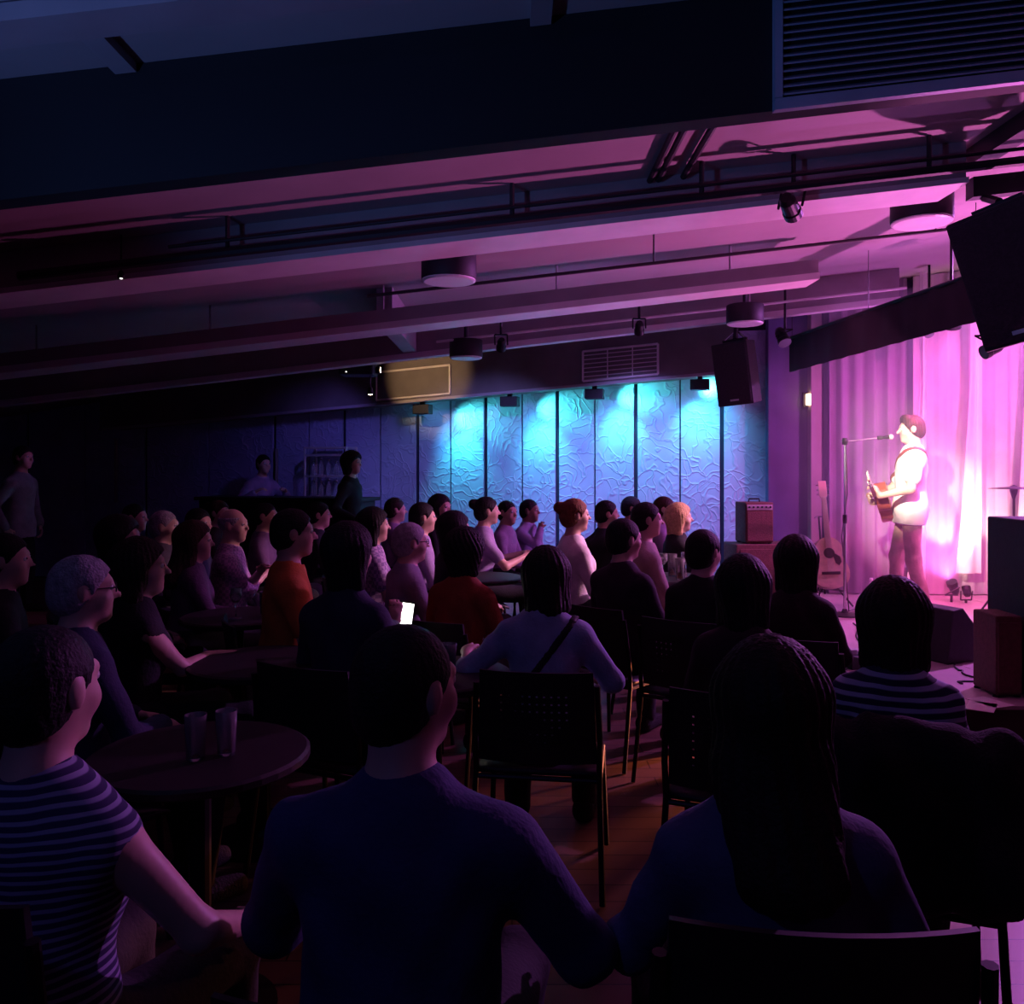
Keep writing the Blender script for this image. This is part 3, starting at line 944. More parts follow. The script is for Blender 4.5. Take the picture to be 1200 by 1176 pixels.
# water bottle on the stage
p = P(1021, 702, 8.2)
bt = empty('water_bottle', (p.x, 8.2, SZ))
MB().lathe([(0.030, 0), (0.036, 0.01), (0.036, 0.15), (0.030, 0.18), (0.014, 0.215), (0.013, 0.235)], 16).build('bottle', 'bottle', bt, True)
MB().lathe([(0.016, 0.232), (0.016, 0.255)], 12).build('cap', 'paper', bt)
MB().lathe([(0.0368, 0.06), (0.0368, 0.12)], 16).build('label_band', 'paper', bt)
tag(bt, 'clear water bottle standing on the stage floor', 'bottle')

# cables and song sheets
for pts, lab in (([P(1000, 730, 7.2), P(1010, 760, 6.4), P(1045, 775, 6.2), P(1085, 790, 6.0)], 'black cable from microphone stand to wedge monitor'),
                 ([P(1110, 795, 5.9), P(1130, 790, 5.5), P(1146, 800, 5.3), P(1128, 806, 5.2)], 'black cable between wedge monitor and brown cabinet'),
                 ([P(985, 780, 5.7), P(1000, 800, 5.3), P(1030, 790, 5.5)], 'black cable lying along the stage edge')):
    q = [Vector((a.x, a.y, SZ + 0.006)) for a in pts]
    r = []
    for i in range(len(q) - 1):
        for k in range(6):
            u = k / 6
            r.append(q[i].lerp(q[i + 1], u) + Vector((0.03 * math.sin(i * 3 + u * 6), 0.03 * math.sin(i * 2 + u * 5), 0)))
    r.append(q[-1])
    tag(MB().tube(r, 0.006, 6).build('stage_cable', 'cable'), lab, 'cable')
for px, py, rz, lab in ((1160, 823, 20, 'white song sheet lying at the front edge of the stage'), (1150, 828, -35, 'crumpled white sheet beside the song sheet')):
    d = (CAM_Z - SZ) / (py - HOR) * F
    sh = tag(MB().box((-0.07, -0.10, 0.001), (0.07, 0.10, 0.004)).build('song_sheet', 'paper'), lab, 'paper')
    sh.location = (P(px, py, d).x, d, SZ); sh.rotation_euler = (0, 0, R(rz))
# dark pedal and tool bag near the stage edge
p = P(1000, 772, 5.75)
pb = empty('pedal_board', (p.x, 5.75, SZ), R(15))
MB().prism([(-0.13, 0), (0.13, 0), (0.13, 0.05), (-0.13, 0.09)], -0.16, 0.16).build('board', 'black', pb, bevel=0.005)
for k in range(3):
    MB().box((-0.10 + k * .07, -0.11, 0.0), (-0.05 + k * .07, -0.01, 0.035)).build('pedal', 'steel', pb, bevel=0.004).location = (0, 0, 0.085 - k * .012)
tag(pb, 'black pedal board with small metal pedals on the stage', 'pedal board')

# ------------------------------------------------------------------ the bar corner by the far end of the wall
rk = P(388, 580, 10.3)
rack = empty('shelf_rack', (rk.x, 10.28, 0), math.pi - WA)
W2 = 0.27
for sx in (-1, 1):
    for sy in (-0.14, 0.14):
        MB().tube([(sx * W2, sy, 0), (sx * W2, sy, 1.76)], 0.014, 8).build('upright', 'steel', rack)
for z in (0.3, 0.75, 1.16, 1.41, 1.66, 1.75):
    MB().box((-W2, -0.15, z - 0.012), (W2, 0.15, z + 0.012)).build('shelf', 'steel', rack)
tag(rack, 'steel shelf rack with bottles against the dark wall', 'shelf')
for zi, z in enumerate((1.172, 1.422)):
    for k in range(5):
        x = -0.2 + k * 0.1
        m4 = Matrix.Translation(rack.location) @ Matrix.Rotation(math.pi - WA, 4, 'Z') @ Vector((x, 0.05, z))
        bo = empty('bar_bottle', m4)
        s = 0.8 + 0.2 * ((k * 7 + zi * 3) % 5) / 5
        MB().lathe([(0.028, 0), (0.03, 0.01), (0.03, 0.12 * s), (0.012, 0.16 * s), (0.011, 0.2 * s)], 12).build('glass_body', 'glass', bo, True)
        MB().lathe([(0.013, 0.2 * s), (0.013, 0.215 * s)], 10).build('cap', 'steel', bo)
        tag(bo, 'small glass bottle on the ' + ('lower' if zi == 0 else 'upper') + ' full shelf of the steel rack', 'bottle', 'bottles on the steel rack, row %s' % ('one', 'two')[zi])
ct = P(350, 582, 9.7)
bc = empty('bar_counter', (ct.x - 0.15, 9.75, 0), math.pi - WA)
MB().box((-1.0, -0.22, 0.0), (1.0, 0.22, 1.14)).build('body', 'black', bc, bevel=0.01)
MB().box((-1.04, -0.26, 1.1405), (1.04, 0.26, 1.18)).build('counter_top', 'table', bc, bevel=0.008)
tag(bc, 'dark bar counter before the steel rack', 'bar')
for px, h, lab in ((138, 1.9, 'thin pale door edge trim on the dark wall'), (326, 1.75, 'thin pale pole trim standing by the bar')):
    t = wall_t(px)
    q = on_wall(t, 0.02, 0)
    tag(MB().box((q.x - 0.015, q.y - 0.04, 1.05), (q.x + 0.015, q.y - 0.01, h)).build('trim_1' if px < 200 else 'trim_2', 'beam'), lab, 'trim', kind='structure')
light('SPOT', (-1.9, 9.0, 2.35), (-2.3, 10.6, 1.5), (0.22, 0.16, 1.0), 14, 0.05, 85, 1.0)

# ------------------------------------------------------------------ furniture
def make_chair(bh=0.335):
    root = empty('stacking_chair')
    seat = MB()
    nx, ny = 8, 8
    top, bot = [], []
    for j in range(ny + 1):
        for i in range(nx + 1):
            x = (i / nx - .5) * 0.44
            y = -0.20 + j / ny * 0.43
            z = 0.440 - 0.012 * math.sin(math.pi * i / nx) * math.sin(math.pi * j / ny) - (0.03 * max(0, j / ny - .8) / .2 if j / ny > .8 else 0)
            top.append((x, y, z)); bot.append((x, y, z - 0.018))
    f = []
    o = len(top)
    for j in range(ny):
        for i in range(nx):
            a = j * (nx + 1) + i
            f.append((a, a + 1, a + nx + 2, a + nx + 1))
            f.append((o + a, o + a + nx + 1, o + a + nx + 2, o + a + 1))
    for i in range(nx):
        f.append((i, o + i, o + i + 1, i + 1))
        a = ny * (nx + 1) + i
        f.append((a, a + 1, o + a + 1, o + a))
    for j in range(ny):
        a = j * (nx + 1); b = a + nx + 1
        f.append((a, b, o + b, o + a))
        a += nx; b += nx
        f.append((a, o + a, o + b, b))
    seat.add(top + bot, f).build('seat', 'plastic', root, True)
    # backrest: a curved perforated shell
    n1, n2 = 48, 36
    v, f = [], []
    for s in (0, 1):
        for j in range(n2 + 1):
            for i in range(n1 + 1):
                u = i / n1 - .5
                w = j / n2
                z = 0.47 + w * bh
                y = -0.215 - 0.05 * w + 0.05 * (u * 2) ** 2 * 0.6 - s * 0.012
                cx = 0.43 * (1 - 0.06 * w)
                v.append((u * cx, y, z))
    o = (n1 + 1) * (n2 + 1)
    holes = set()
    for j in range(8, n2 - 7, 3):
        for i in range(9, n1 - 9, 3):
            holes.add((i, j))
    for j in range(n2):
        for i in range(n1):
            if (i, j) in holes: continue
            a = j * (n1 + 1) + i
            f.append((a, a + n1 + 1, a + n1 + 2, a + 1))
            f.append((o + a, o + a + 1, o + a + n1 + 2, o + a + n1 + 1))
    for i in range(n1):
        a = i; b = n2 * (n1 + 1) + i
        f.append((a, a + 1, o + a + 1, o + a)); f.append((b, o + b, o + b + 1, b + 1))
    for j in range(n2):
        a = j * (n1 + 1); b = a + n1 + 1
        f.append((a, o + a, o + b, b)); a += n1; b += n1
        f.append((a, b, o + b, o + a))
    MB().add(v, f).build('backrest', 'plastic', root)
    for s in (-1, 1):
        MB().tube([(s * .235, .22, 0.003), (s * .218, .19, .415)], 0.011, 8).build('leg', 'blackmetal', root)
        MB().tube([(s * .235, -.27, 0.003), (s * .222, -.20, .43)], 0.011, 8).build('leg', 'blackmetal', root)
        MB().tube([(s * .222, -.20, .42), (s * .225, -.215, .55), (s * .215, -.245, .425 + bh)], 0.011, 8).build('back_post', 'blackmetal', root)
        MB().tube([(s * .220, .195, .41), (s * .222, -.20, .41)], 0.010, 8).build('side_rail', 'blackmetal', root)
    MB().tube([(-.222, -.20, .41), (.222, -.20, .41)], 0.010, 8).build('cross_rail', 'blackmetal', root)
    return root


CHAIR = make_chair()
TALL = make_chair(0.45)
chair_used = {0: False, 1: False}


def put_chair(x, y, heading, label, group=None, tall=0):
    src = TALL if tall else CHAIR
    o = src if not chair_used[tall] else copy_tree(src)
    chair_used[tall] = True
    o.location = (x, y, 0)
    o.rotation_euler = (0, 0, R(-heading))
    if 'group' in o: del o['group']
    tag(o, label, 'chair', group)
    return o


def make_table():
    root = empty('bistro_table')
    MB().lathe([(0.29, .705), (0.30, .712), (0.30, .728), (0.29, .735)], 36).build('table_top', 'table', root)
    MB().tube([(0, 0, 0.02), (0, 0, .705)], 0.03, 12).build('column', 'blackmetal', root)
    MB().lathe([(0.21, 0.0), (0.21, 0.012), (0.05, 0.03), (0.03, 0.05)], 28).build('base', 'blackmetal', root)
    return root


TABLE = make_table()
table_used = [False]
TZ = 0.735


def put_table(x, y, label):
    o = TABLE if not table_used[0] else copy_tree(TABLE)
    table_used[0] = True
    o.location = (x, y, 0)
    tag(o, label, 'table')


def glass(x, y, h, r, label, group=None, wine=False):
    root = empty('wine_glass' if wine else 'drinking_glass', (x, y, TZ))
    if wine:
        MB().lathe([(0.033, 0), (0.032, 0.004), (0.005, 0.010), (0.004, h * .5), (0.016, h * .54), (r, h * .7), (r * .9, h), (r * .86, h), (r * .95, h * .7), (0.010, h * .56)], 16).build('goblet', 'glass', root, True)
    else:
        MB().lathe([(r * .8, 0), (r, h), (r * .93, h), (r * .74, 0.008)], 16).build('tumbler', 'glass', root, True)
        MB().lathe([(r * .70, 0.010), (r * .82, h * .55)], 14).build('drink', M['drink'], root, True)
    tag(root, label, 'glass', group)


M['drink'] = mat('amber drink', (0.35, 0.14, 0.05), 0.2)

put_table(1.18, 6.12, 'small round table carrying a cluster of glasses before the panelled wall')
for k, (dx, dy, h) in enumerate(((-.10, 0, .17), (-.02, .06, .16), (.06, -.03, .18), (.0, -.12, .15), (.13, .05, .16))):
    glass(1.18 + dx, 6.12 + dy, h, 0.035, 'clear glass in the cluster on the table before the panelled wall', 'glasses on the far table', wine=k % 2 == 0)
put_table(-0.22, 6.15, 'small round table where the woman with a bun rests her arms')
glass(-0.30, 6.10, .14, .033, 'short tumbler on the table of the woman with a bun')
put_table(-0.30, 3.30, 'small round table beside the woman with the crossbody strap')
glass(-0.24, 3.20, .13, .033, 'tumbler at the table edge near the woman with the crossbody strap')
glass(-0.34, 3.24, .15, .034, 'taller glass at the table near the woman with the crossbody strap')
put_table(-0.87, 2.38, 'small round table before the man in the navy shirt')
glass(-0.86, 2.32, .12, .03, 'small glass catching a glint on the dark table', 'glinting glasses on the dark table')
glass(-0.79, 2.36, .12, .03, 'small glass catching a glint on the dark table', 'glinting glasses on the dark table')
put_table(-1.02, 3.50, 'small round table under the outstretched arm of the woman in black')
put_table(-1.46, 4.55, 'small round table before the man with crossed arms')
glass(-1.44, 4.45, .16, .03, 'tall glass before the man with crossed arms', wine=True)
glass(-1.33, 4.60, .12, .032, 'short tumbler before the man with crossed arms')


# ------------------------------------------------------------------ signed distance figures
class Field:
    def __init__(self):
        self.p = []

    def cap(self, a, b, ra, rb, k=0.03):
        self.p.append(('c', np.array(a, float), np.array(b, float), ra, rb, k, False)); return self

    def ell(self, c, r, k=0.03, rot=None, sub=False):
        self.p.append(('e', np.array(c, float), np.array(rot, float) if rot is not None else None, np.array(r, float), None, k, sub)); return self

    def bounds(self):
        lo, hi = np.full(3, 9e9), np.full(3, -9e9)
        for q in self.p:
            if q[6]: continue
            a, b = self.pb(q)
            lo = np.minimum(lo, a); hi = np.maximum(hi, b)
        return lo, hi

    @staticmethod
    def pb(q):
        if q[0] == 'c':
            r = max(q[3], q[4])
            return np.minimum(q[1], q[2]) - r, np.maximum(q[1], q[2]) + r
        r = q[3]
        if q[2] is not None: r = np.sqrt((q[2] ** 2) @ (r ** 2))
        return q[1] - r, q[1] + r

    def grid(self, vox, inflate=0.0, pad=0.0):
        lo, hi = self.bounds()
        lo = lo - inflate - pad - 3 * vox
        hi = hi + inflate + pad + 3 * vox
        n = np.ceil((hi - lo) / vox).astype(int) + 1
        ax = [np.float32(lo[i]) + np.float32(vox) * np.arange(n[i], dtype=np.float32) for i in range(3)]
        D = np.full(n, 0.2, np.float32)
        for q in self.p:
            a, b = self.pb(q)
            m = q[5] + inflate + 3 * vox
            i0 = np.maximum(0, np.floor((a - m - lo) / vox).astype(int))
            i1 = np.minimum(n, np.ceil((b + m - lo) / vox).astype(int) + 1)
            if (i1 <= i0).any(): continue
            sl = tuple(slice(i0[i], i1[i]) for i in range(3))
            X = ax[0][sl[0]][:, None, None]; Y = ax[1][sl[1]][None, :, None]; Z = ax[2][sl[2]][None, None, :]
            if q[0] == 'c':
                A, B = q[1], q[2]
                d = B - A
                L = max(float(d @ d), 1e-9)
                x, y, z = X - np.float32(A[0]), Y - np.float32(A[1]), Z - np.float32(A[2])
                t = np.clip((x * np.float32(d[0]) + y * np.float32(d[1]) + z * np.float32(d[2])) / np.float32(L), 0, 1)
                v = np.sqrt((x - t * np.float32(d[0])) ** 2 + (y - t * np.float32(d[1])) ** 2 + (z - t * np.float32(d[2])) ** 2) - (q[3] + (q[4] - q[3]) * t)
            else:
                x, y, z = X - np.float32(q[1][0]), Y - np.float32(q[1][1]), Z - np.float32(q[1][2])
                if q[2] is not None:
                    m3 = q[2].astype(np.float32)     # columns are the ellipsoid's axes
                    x, y, z = (x * m3[0, i] + y * m3[1, i] + z * m3[2, i] for i in range(3))
                r = q[3].astype(np.float32)
                k0 = np.sqrt((x / r[0]) ** 2 + (y / r[1]) ** 2 + (z / r[2]) ** 2)
                k1 = np.sqrt((x / r[0] ** 2) ** 2 + (y / r[1] ** 2) ** 2 + (z / r[2] ** 2) ** 2)
                v = k0 * (k0 - 1) / np.maximum(k1, 1e-6)
            k = np.float32(q[5])
            c = D[sl]
            if q[6]:
                v = -v
                h = np.maximum(k - np.abs(c - v), 0) / k
                D[sl] = np.maximum(c, v) + h * h * k / 4
            else:
                h = np.maximum(k - np.abs(c - v), 0) / k
                D[sl] = np.minimum(c, v) - h * h * k / 4
        if inflate: D -= np.float32(inflate)
        return D, ax, lo, vox


def surface(G, name, m, parent=None):
    """surface nets over the zero level"""
    D, ax, lo, vox = G
    n = D.shape
    D = D.copy()
    for i in range(3):
        s0 = [slice(None)] * 3; s0[i] = 0
        s1 = [slice(None)] * 3; s1[i] = -1
        D[tuple(s0)] = np.maximum(D[tuple(s0)], 0.01); D[tuple(s1)] = np.maximum(D[tuple(s1)], 0.01)
    S = D < 0
    cnt = np.zeros((n[0] - 1, n[1] - 1, n[2] - 1), np.int8)
    for a in (0, 1):
        for b in (0, 1):
            for c in (0, 1):
                cnt += S[a:n[0] - 1 + a, b:n[1] - 1 + b, c:n[2] - 1 + c]
    mixed = (cnt > 0) & (cnt < 8)
    idx = np.argwhere(mixed)
    vid = np.full(cnt.shape, -1, np.int64)
    vid[mixed] = np.arange(len(idx))
    acc = np.zeros((len(idx), 3)); num = np.zeros(len(idx))
    for axis in range(3):
        o = [i for i in range(3) if i != axis]
        for a in (0, 1):
            for b in (0, 1):
                p0 = idx.copy(); p0[:, o[0]] += a; p0[:, o[1]] += b
                p1 = p0.copy(); p1[:, axis] += 1
                d0 = D[p0[:, 0], p0[:, 1], p0[:, 2]]; d1 = D[p1[:, 0], p1[:, 1], p1[:, 2]]
                cr = (d0 < 0) != (d1 < 0)
                t = np.where(cr, d0 / np.where(cr, d0 - d1, 1), 0)
                pt = p0.astype(float); pt[:, axis] += t
                acc[cr] += pt[cr]; num[cr] += 1
    V = acc / num[:, None] * vox + lo
    Q = []
    for axis in range(3):
        o = [(axis + 1) % 3, (axis + 2) % 3]
        s0 = [slice(None)] * 3; s1 = [slice(None)] * 3
        s0[axis] = slice(0, -1); s1[axis] = slice(1, None)
        ch = S[tuple(s0)] != S[tuple(s1)]
        e = np.argwhere(ch)
        e = e[(e[:, o[0]] > 0) & (e[:, o[1]] > 0) & (e[:, o[0]] < n[o[0]] - 1) & (e[:, o[1]] < n[o[1]] - 1)]
        c = []
        for da, db in ((-1, -1), (0, -1), (0, 0), (-1, 0)):
            q = e.copy(); q[:, o[0]] += da; q[:, o[1]] += db
            c.append(vid[q[:, 0], q[:, 1], q[:, 2]])
        c = np.stack(c, 1)
        ins = S[e[:, 0], e[:, 1], e[:, 2]]
        c[~ins] = c[~ins][:, ::-1]
        Q.append(c)
    Q = np.concatenate(Q)
    Q = Q[(Q >= 0).all(1)]
    me = bpy.data.meshes.new(name)
    me.vertices.add(len(V)); me.vertices.foreach_set('co', V.astype(np.float32).ravel())
    me.loops.add(len(Q) * 4); me.loops.foreach_set('vertex_index', Q.astype(np.int32).ravel())
    me.polygons.add(len(Q))
    me.polygons.foreach_set('loop_start', np.arange(0, len(Q) * 4, 4, dtype=np.int32))
    me.polygons.foreach_set('use_smooth', np.ones(len(Q), bool))
    me.update(calc_edges=True)
    me.materials.append(m)
    ob = bpy.data.objects.new(name, me)
    COL.objects.link(ob)
    ob.parent = parent
    return ob


def cut(G, nrm, c, k=0.0):
    """keep the half-space nrm.p < c"""
    D, ax, lo, vox = G
    pl = ax[0][:, None, None] * np.float32(nrm[0]) + ax[1][None, :, None] * np.float32(nrm[1]) + ax[2][None, None, :] * np.float32(nrm[2]) - np.float32(c)
    np.maximum(D, pl, out=D)


def wrinkle(G, amp, seed, f=1.0):
    D, ax, lo, vox = G
    X, Y, Z = ax[0][:, None, None], ax[1][None, :, None], ax[2][None, None, :]
    s = seed
    D += np.float32(amp) * (np.sin(34 * f * Z + 9 * X + 5 * np.sin(12 * X + s) + s) * np.cos(14 * X * f + 11 * Y + s) + 0.6 * np.sin(22 * X + 27 * Y + 31 * Z * f + 2 * s))


def ik(a, b, l1, l2, pole):
    a, b, pole = Vector(a), Vector(b), Vector(pole)
    d = b - a
    L = min(d.length, (l1 + l2) * 0.995)
    u = d.normalized()
    b = a + u * L
    x = (l1 * l1 - l2 * l2 + L * L) / (2 * L)
    h = math.sqrt(max(0, l1 * l1 - x * x))
    w = (pole - u * pole.dot(u))
    w = w.normalized() if w.length > 1e-6 else Vector((0, 0, -1))
    return a + u * x + w * h, b


HAIRC = {'black': (0.012, 0.010, 0.012), 'brown': (0.05, 0.026, 0.016), 'auburn': (0.16, 0.06, 0.03), 'grey': (0.36, 0.34, 0.36), 'blond': (0.52, 0.34, 0.18), 'darkbrown': (0.025, 0.015, 0.012)}
HM = {k: mat(k + ' hair', c, 0.62, 0, 0.3, 40, 0.5, 120, 0.25) for k, c in HAIRC.items()}
SK = [mat('skin tone %d' % i, c, 0.5, 0, 0.08, 12) for i, c in enumerate(((0.62, 0.40, 0.31), (0.48, 0.29, 0.21), (0.30, 0.17, 0.12), (0.70, 0.48, 0.39)))]
CLOTH = {}
EYE = mat('eye white', (0.75, 0.73, 0.72), 0.2, 0, 0.02)
EYE_MESH = MB().lathe([(0.001, -0.0115), (0.006, -0.010), (0.0105, -0.005), (0.0115, 0), (0.0105, 0.005), (0.006, 0.010), (0.001, 0.0115)], 10).mesh('eye', EYE, True)
IRIS = mat('dark iris', (0.02, 0.015, 0.012), 0.15)
IRIS_MESH = MB().lathe([(0.001, -0.0055), (0.0045, -0.004), (0.006, 0), (0.0045, 0.004), (0.001, 0.0055)], 8).mesh('iris', IRIS, True)


def cloth(name, col):
    if name not in CLOTH:
        CLOTH[name] = mat(name, col, 0.85, 0, 0.15, 14, 0.25, 90)
    return CLOTH[name]


def figure(loc, heading, label, *, top=1.28, standing=False, male=True, wide=1.0, lean=4, head=0, tilt=0, hair='short', hc='black', skin=0,
           shirt=None, sleeve='long', arms='lap', legs=None, trousers=None, vox=0.014, seed=1, strap=None, glasses=False, seat=0.432, grip=None,
           shoe=None, fat=0.0, loose=0.012):
    """one person; local +y is where the body faces, origin on the floor under the pelvis"""
    s = 1.0
    W = (1.0 if male else 0.90) * wide
    if standing:
        s = top / 1.75
        hipz = 0.93 * s
    else:
        hipz = seat + 0.088
    ln = R(lean)
    sp = Vector((0, math.sin(ln), math.cos(ln)))
    fw = Vector((0, math.cos(ln), -math.sin(ln)))
    pel = Vector((0, 0, hipz + 0.03 * s))
    if not standing:
        # torso scaled so the crown reaches the height read from the photograph
        nominal = (0.50 + 0.085) * math.cos(ln) + 0.105 + 0.118
        s = max(0.80, min(1.12, (top - pel.z) / nominal))
    up = lambda h, f=0.0, x=0.0: pel + sp * (h * s) + fw * (f * s) + Vector((x * s, 0, 0))
    skinm = SK[skin]
    sh = 0.168 * W
    neck = up(0.50, 0.0)
    hc0 = neck + Vector((0, 0.018 * s + 0.03 * math.sin(ln), 0)) + sp * (0.085 * s) + Vector((0, 0, 0.105 * s))
    Hs = s if standing else min(1.05, max(0.92, s))
    HR = Matrix.Rotation(R(-head), 3, 'Z') @ Matrix.Rotation(R(-tilt), 3, 'X')
    hp = lambda x, y, z: hc0 + (HR @ Vector((x, y, z))) * Hs
    hrot = np.array(HR)

    torso = [('ell', up(0.02), (0.165 * W * s, (0.125 + fat * .5) * s, 0.125 * s)),
             ('ell', up(0.17, 0.01 + fat * .3), ((0.142 + fat * .5) * W * s, (0.108 + fat) * s, 0.15 * s)),
             ('ell', up(0.34, 0.005), (0.165 * W * s, (0.112 + fat * .4) * s, 0.16 * s))]
    if not male:
        for q in (-1, 1):
            torso.append(('ell', up(0.31, 0.085, q * 0.07), (0.06 * s, 0.055 * s, 0.06 * s)))
    shoulders = [('cap', up(0.41, -0.005, -sh * .88), up(0.42, -0.005, 0), 0.056 * s, 0.066 * s),
                 ('cap', up(0.41, -0.005, sh * .88), up(0.42, -0.005, 0), 0.056 * s, 0.066 * s),
                 ('cap', up(0.415, -0.01, -sh * .7), up(0.495, -0.005, 0), 0.045 * s, 0.055 * s),
                 ('cap', up(0.415, -0.01, sh * .7), up(0.495, -0.005, 0), 0.045 * s, 0.055 * s)]
    SHL = {q: up(0.405, 0, q * sh) for q in (-1, 1)}
    # arms
    pose = {'lap': ((-.09, .27, hipz + .13), (.09, .27, hipz + .13)),
            'knees': ((-.15, .36, hipz + .10), (.15, .36, hipz + .10)),
            'crossed': ((.11, .23, hipz + .33), (-.12, .25, hipz + .29)),
            'table': ((-.10, .40, .80), (.12, .38, .80)),
            'chin': ((-.05, .26, hipz + .14), (.05, .19, hc0.z - .17)),
            'sides': ((-.30, .10, hipz + .12), (.30, .10, hipz + .12)),
            'hang': ((-.26 * W, .06, hipz - .02), (.26 * W, .06, hipz - .02))}
    tg = pose[arms] if isinstance(arms, str) else arms
    up_l, fo_l = 0.285 * s * (0.97 if not male else 1), 0.25 * s
    upper, fore, hands = [], [], []
    WR = {}
    for q, t in zip((-1, 1), tg):
        el, wr = ik(SHL[q], t, up_l, fo_l, Vector((q * 0.75, -0.45, -0.75)))
        WR[q] = (el, wr)
        ra = 0.047 * W ** .5 * s + fat * .25
        upper.append(('cap', SHL[q], el, ra * 1.08, ra * 0.82))
        fore.append(('cap', el, wr, ra * 0.84, 0.026 * s))
        fd = (wr - el).normalized()
        gr = grip[q] if grip and q in grip else None
        fdir, palm = (Vector(gr[0]).normalized(), Vector(gr[1]).normalized()) if gr else (fd, Vector((-q * .5, 0, -1)))
        palm = (palm - fdir * palm.dot(fdir)).normalized()
        sd = fdir.cross(palm)
        if sd.dot(Vector((-q, 0, 0))) < 0 and not gr: sd = -sd       # thumb towards the middle
        if gr and len(gr) > 2 and sd.dot(Vector(gr[2])) < 0: sd = -sd
        curl = gr[3] if gr and len(gr) > 3 else 0.55
        pc = wr + fdir * 0.05 * s
        hands.append(('hand', wr, fdir, palm, sd, curl, s))
    # legs
    thigh, shank, foot = [], [], []
    th_l, sk_l = (0.43 * s, 0.42 * s) if standing else (0.42, 0.42)
    for q in (-1, 1):
        hip = Vector((q * 0.088 * W, 0.01, hipz))
        if legs: an = Vector(legs[0 if q < 0 else 1])
        elif standing: an = Vector((q * 0.11, 0.0, 0.075))
        else: an = Vector((q * (0.12 + 0.03 * math.sin(seed * 3 + q)), 0.40 + 0.08 * math.sin(seed * 2.1 + q), 0.075))
        kn, an = ik(hip, an, th_l, sk_l, Vector((q * 0.12, 1, 0.35)))
        thigh.append(('cap', hip, kn, 0.078 * (s if standing else 1) + fat * .2, 0.054))
        shank.append(('cap', kn, an, 0.053, 0.036))
        foot.append(('cap', an + Vector((0, -0.03, -0.035)), an + Vector((q * 0.02, 0.14, -0.045)), 0.036, 0.028))

    def put(Fd, items, k):
        for it in items:
            if it[0] == 'cap': Fd.cap(it[1], it[2], it[3], it[4], k)
            elif it[0] == 'ell':
                m = np.array([[1, 0, 0], [0, fw.y, sp.y], [0, fw.z, sp.z]])
                Fd.ell(it[1], it[2], k, m)
            else:
                _, wr, fd, pm, sd, curl, sc = it
                m = np.array([sd, pm, fd]).T
                Fd.ell(wr + fd * 0.045 * sc, (0.040 * sc, 0.017 * sc, 0.052 * sc), 0.02, m)
                kk = max(0.004, vox * 0.35)
                for i, (off, ln_) in enumerate(((-.028, .92), (-.009, 1.05), (.010, 1.0), (.028, .78))):
                    b0 = wr + fd * 0.085 * sc - sd * off * sc
                    L1 = 0.040 * ln_ * sc
                    d1 = (fd * math.cos(curl) + pm * math.sin(curl)).normalized()
                    d2 = (fd * math.cos(curl * 2.1) + pm * math.sin(curl * 2.1)).normalized()
                    d3 = (fd * math.cos(curl * 2.9) + pm * math.sin(curl * 2.9)).normalized()
                    b1 = b0 + d1 * L1; b2 = b1 + d2 * L1 * .7; b3 = b2 + d3 * L1 * .5
                    Fd.cap(b0, b1, .0095 * sc, .0088 * sc, kk); Fd.cap(b1, b2, .0088 * sc, .0080 * sc, kk); Fd.cap(b2, b3, .0080 * sc, .0070 * sc, kk)
                t0 = wr + fd * 0.025 * sc + sd * 0.030 * sc
                t1 = t0 + (fd * .75 + sd * .6 + pm * .25).normalized() * 0.042 * sc
                t2 = t1 + (fd * .9 + sd * .05 + pm * .5).normalized() * 0.032 * sc
                Fd.cap(t0, t1, .013 * sc, .0105 * sc, 0.012); Fd.cap(t1, t2, .0105 * sc, .008 * sc, kk)

    # ---- body: one continuous skin
    B = Field()
    put(B, torso, 0.06); put(B, shoulders, 0.05); put(B, upper, 0.035); put(B, fore, 0.02); put(B, thigh, 0.05); put(B, shank, 0.025); put(B, foot, 0.03)
    B.cap(up(0.49, -0.012), hp(0, -0.02, -0.05), 0.056 * W ** .5 * Hs, 0.052 * W ** .5 * Hs, 0.035)
    E = lambda c, r, k, sub=False: B.ell(hp(*c), np.array(r) * Hs, k, hrot, sub)
    E((0, -.014, .028), (.077, .096, .088), .02)
    E((0, .024, -.045), (.057, .066, .074), .035)
    E((0, .066, -.097), (.024, .022, .018), .03)
    for q in (-1, 1):
        E((q * .036, .062, -.030), (.022, .022, .024), .03)
        E((q * .077, -.006, -.004), (.010, .020, .032), .010)
        E((q * .030, .098, .008), (.016, .013, .011), .012, True)
    B.cap(hp(-.034, .078, .026), hp(.034, .078, .026), .013 * Hs, .013 * Hs, .02)
    B.cap(hp(0, .090, .010), hp(0, .112, -.026), .008 * Hs, .0125 * Hs, .014)
    B.cap(hp(-.017, .082, -.062), hp(.017, .082, -.062), .009 * Hs, .009 * Hs, .010)
    put(B, hands, 0.02)
    person = surface(B.grid(vox), 'person', skinm)
    person.location = loc
    person.rotation_euler = (0, 0, R(-heading))
    for q in (-1, 1):
        e = bpy.data.objects.new('eye', EYE_MESH); COL.objects.link(e); e.parent = person
        e.location = hp(q * .030, .082, .008)
        ir = bpy.data.objects.new('iris', IRIS_MESH); COL.objects.link(ir); ir.parent = e
        ir.location = HR @ Vector((0, .0075, 0))

    # ---- clothes
    shm = shirt or cloth('plain dark shirt', (0.03, 0.03, 0.04))
    T = Field()
    put(T, torso, 0.06); put(T, shoulders, 0.05)
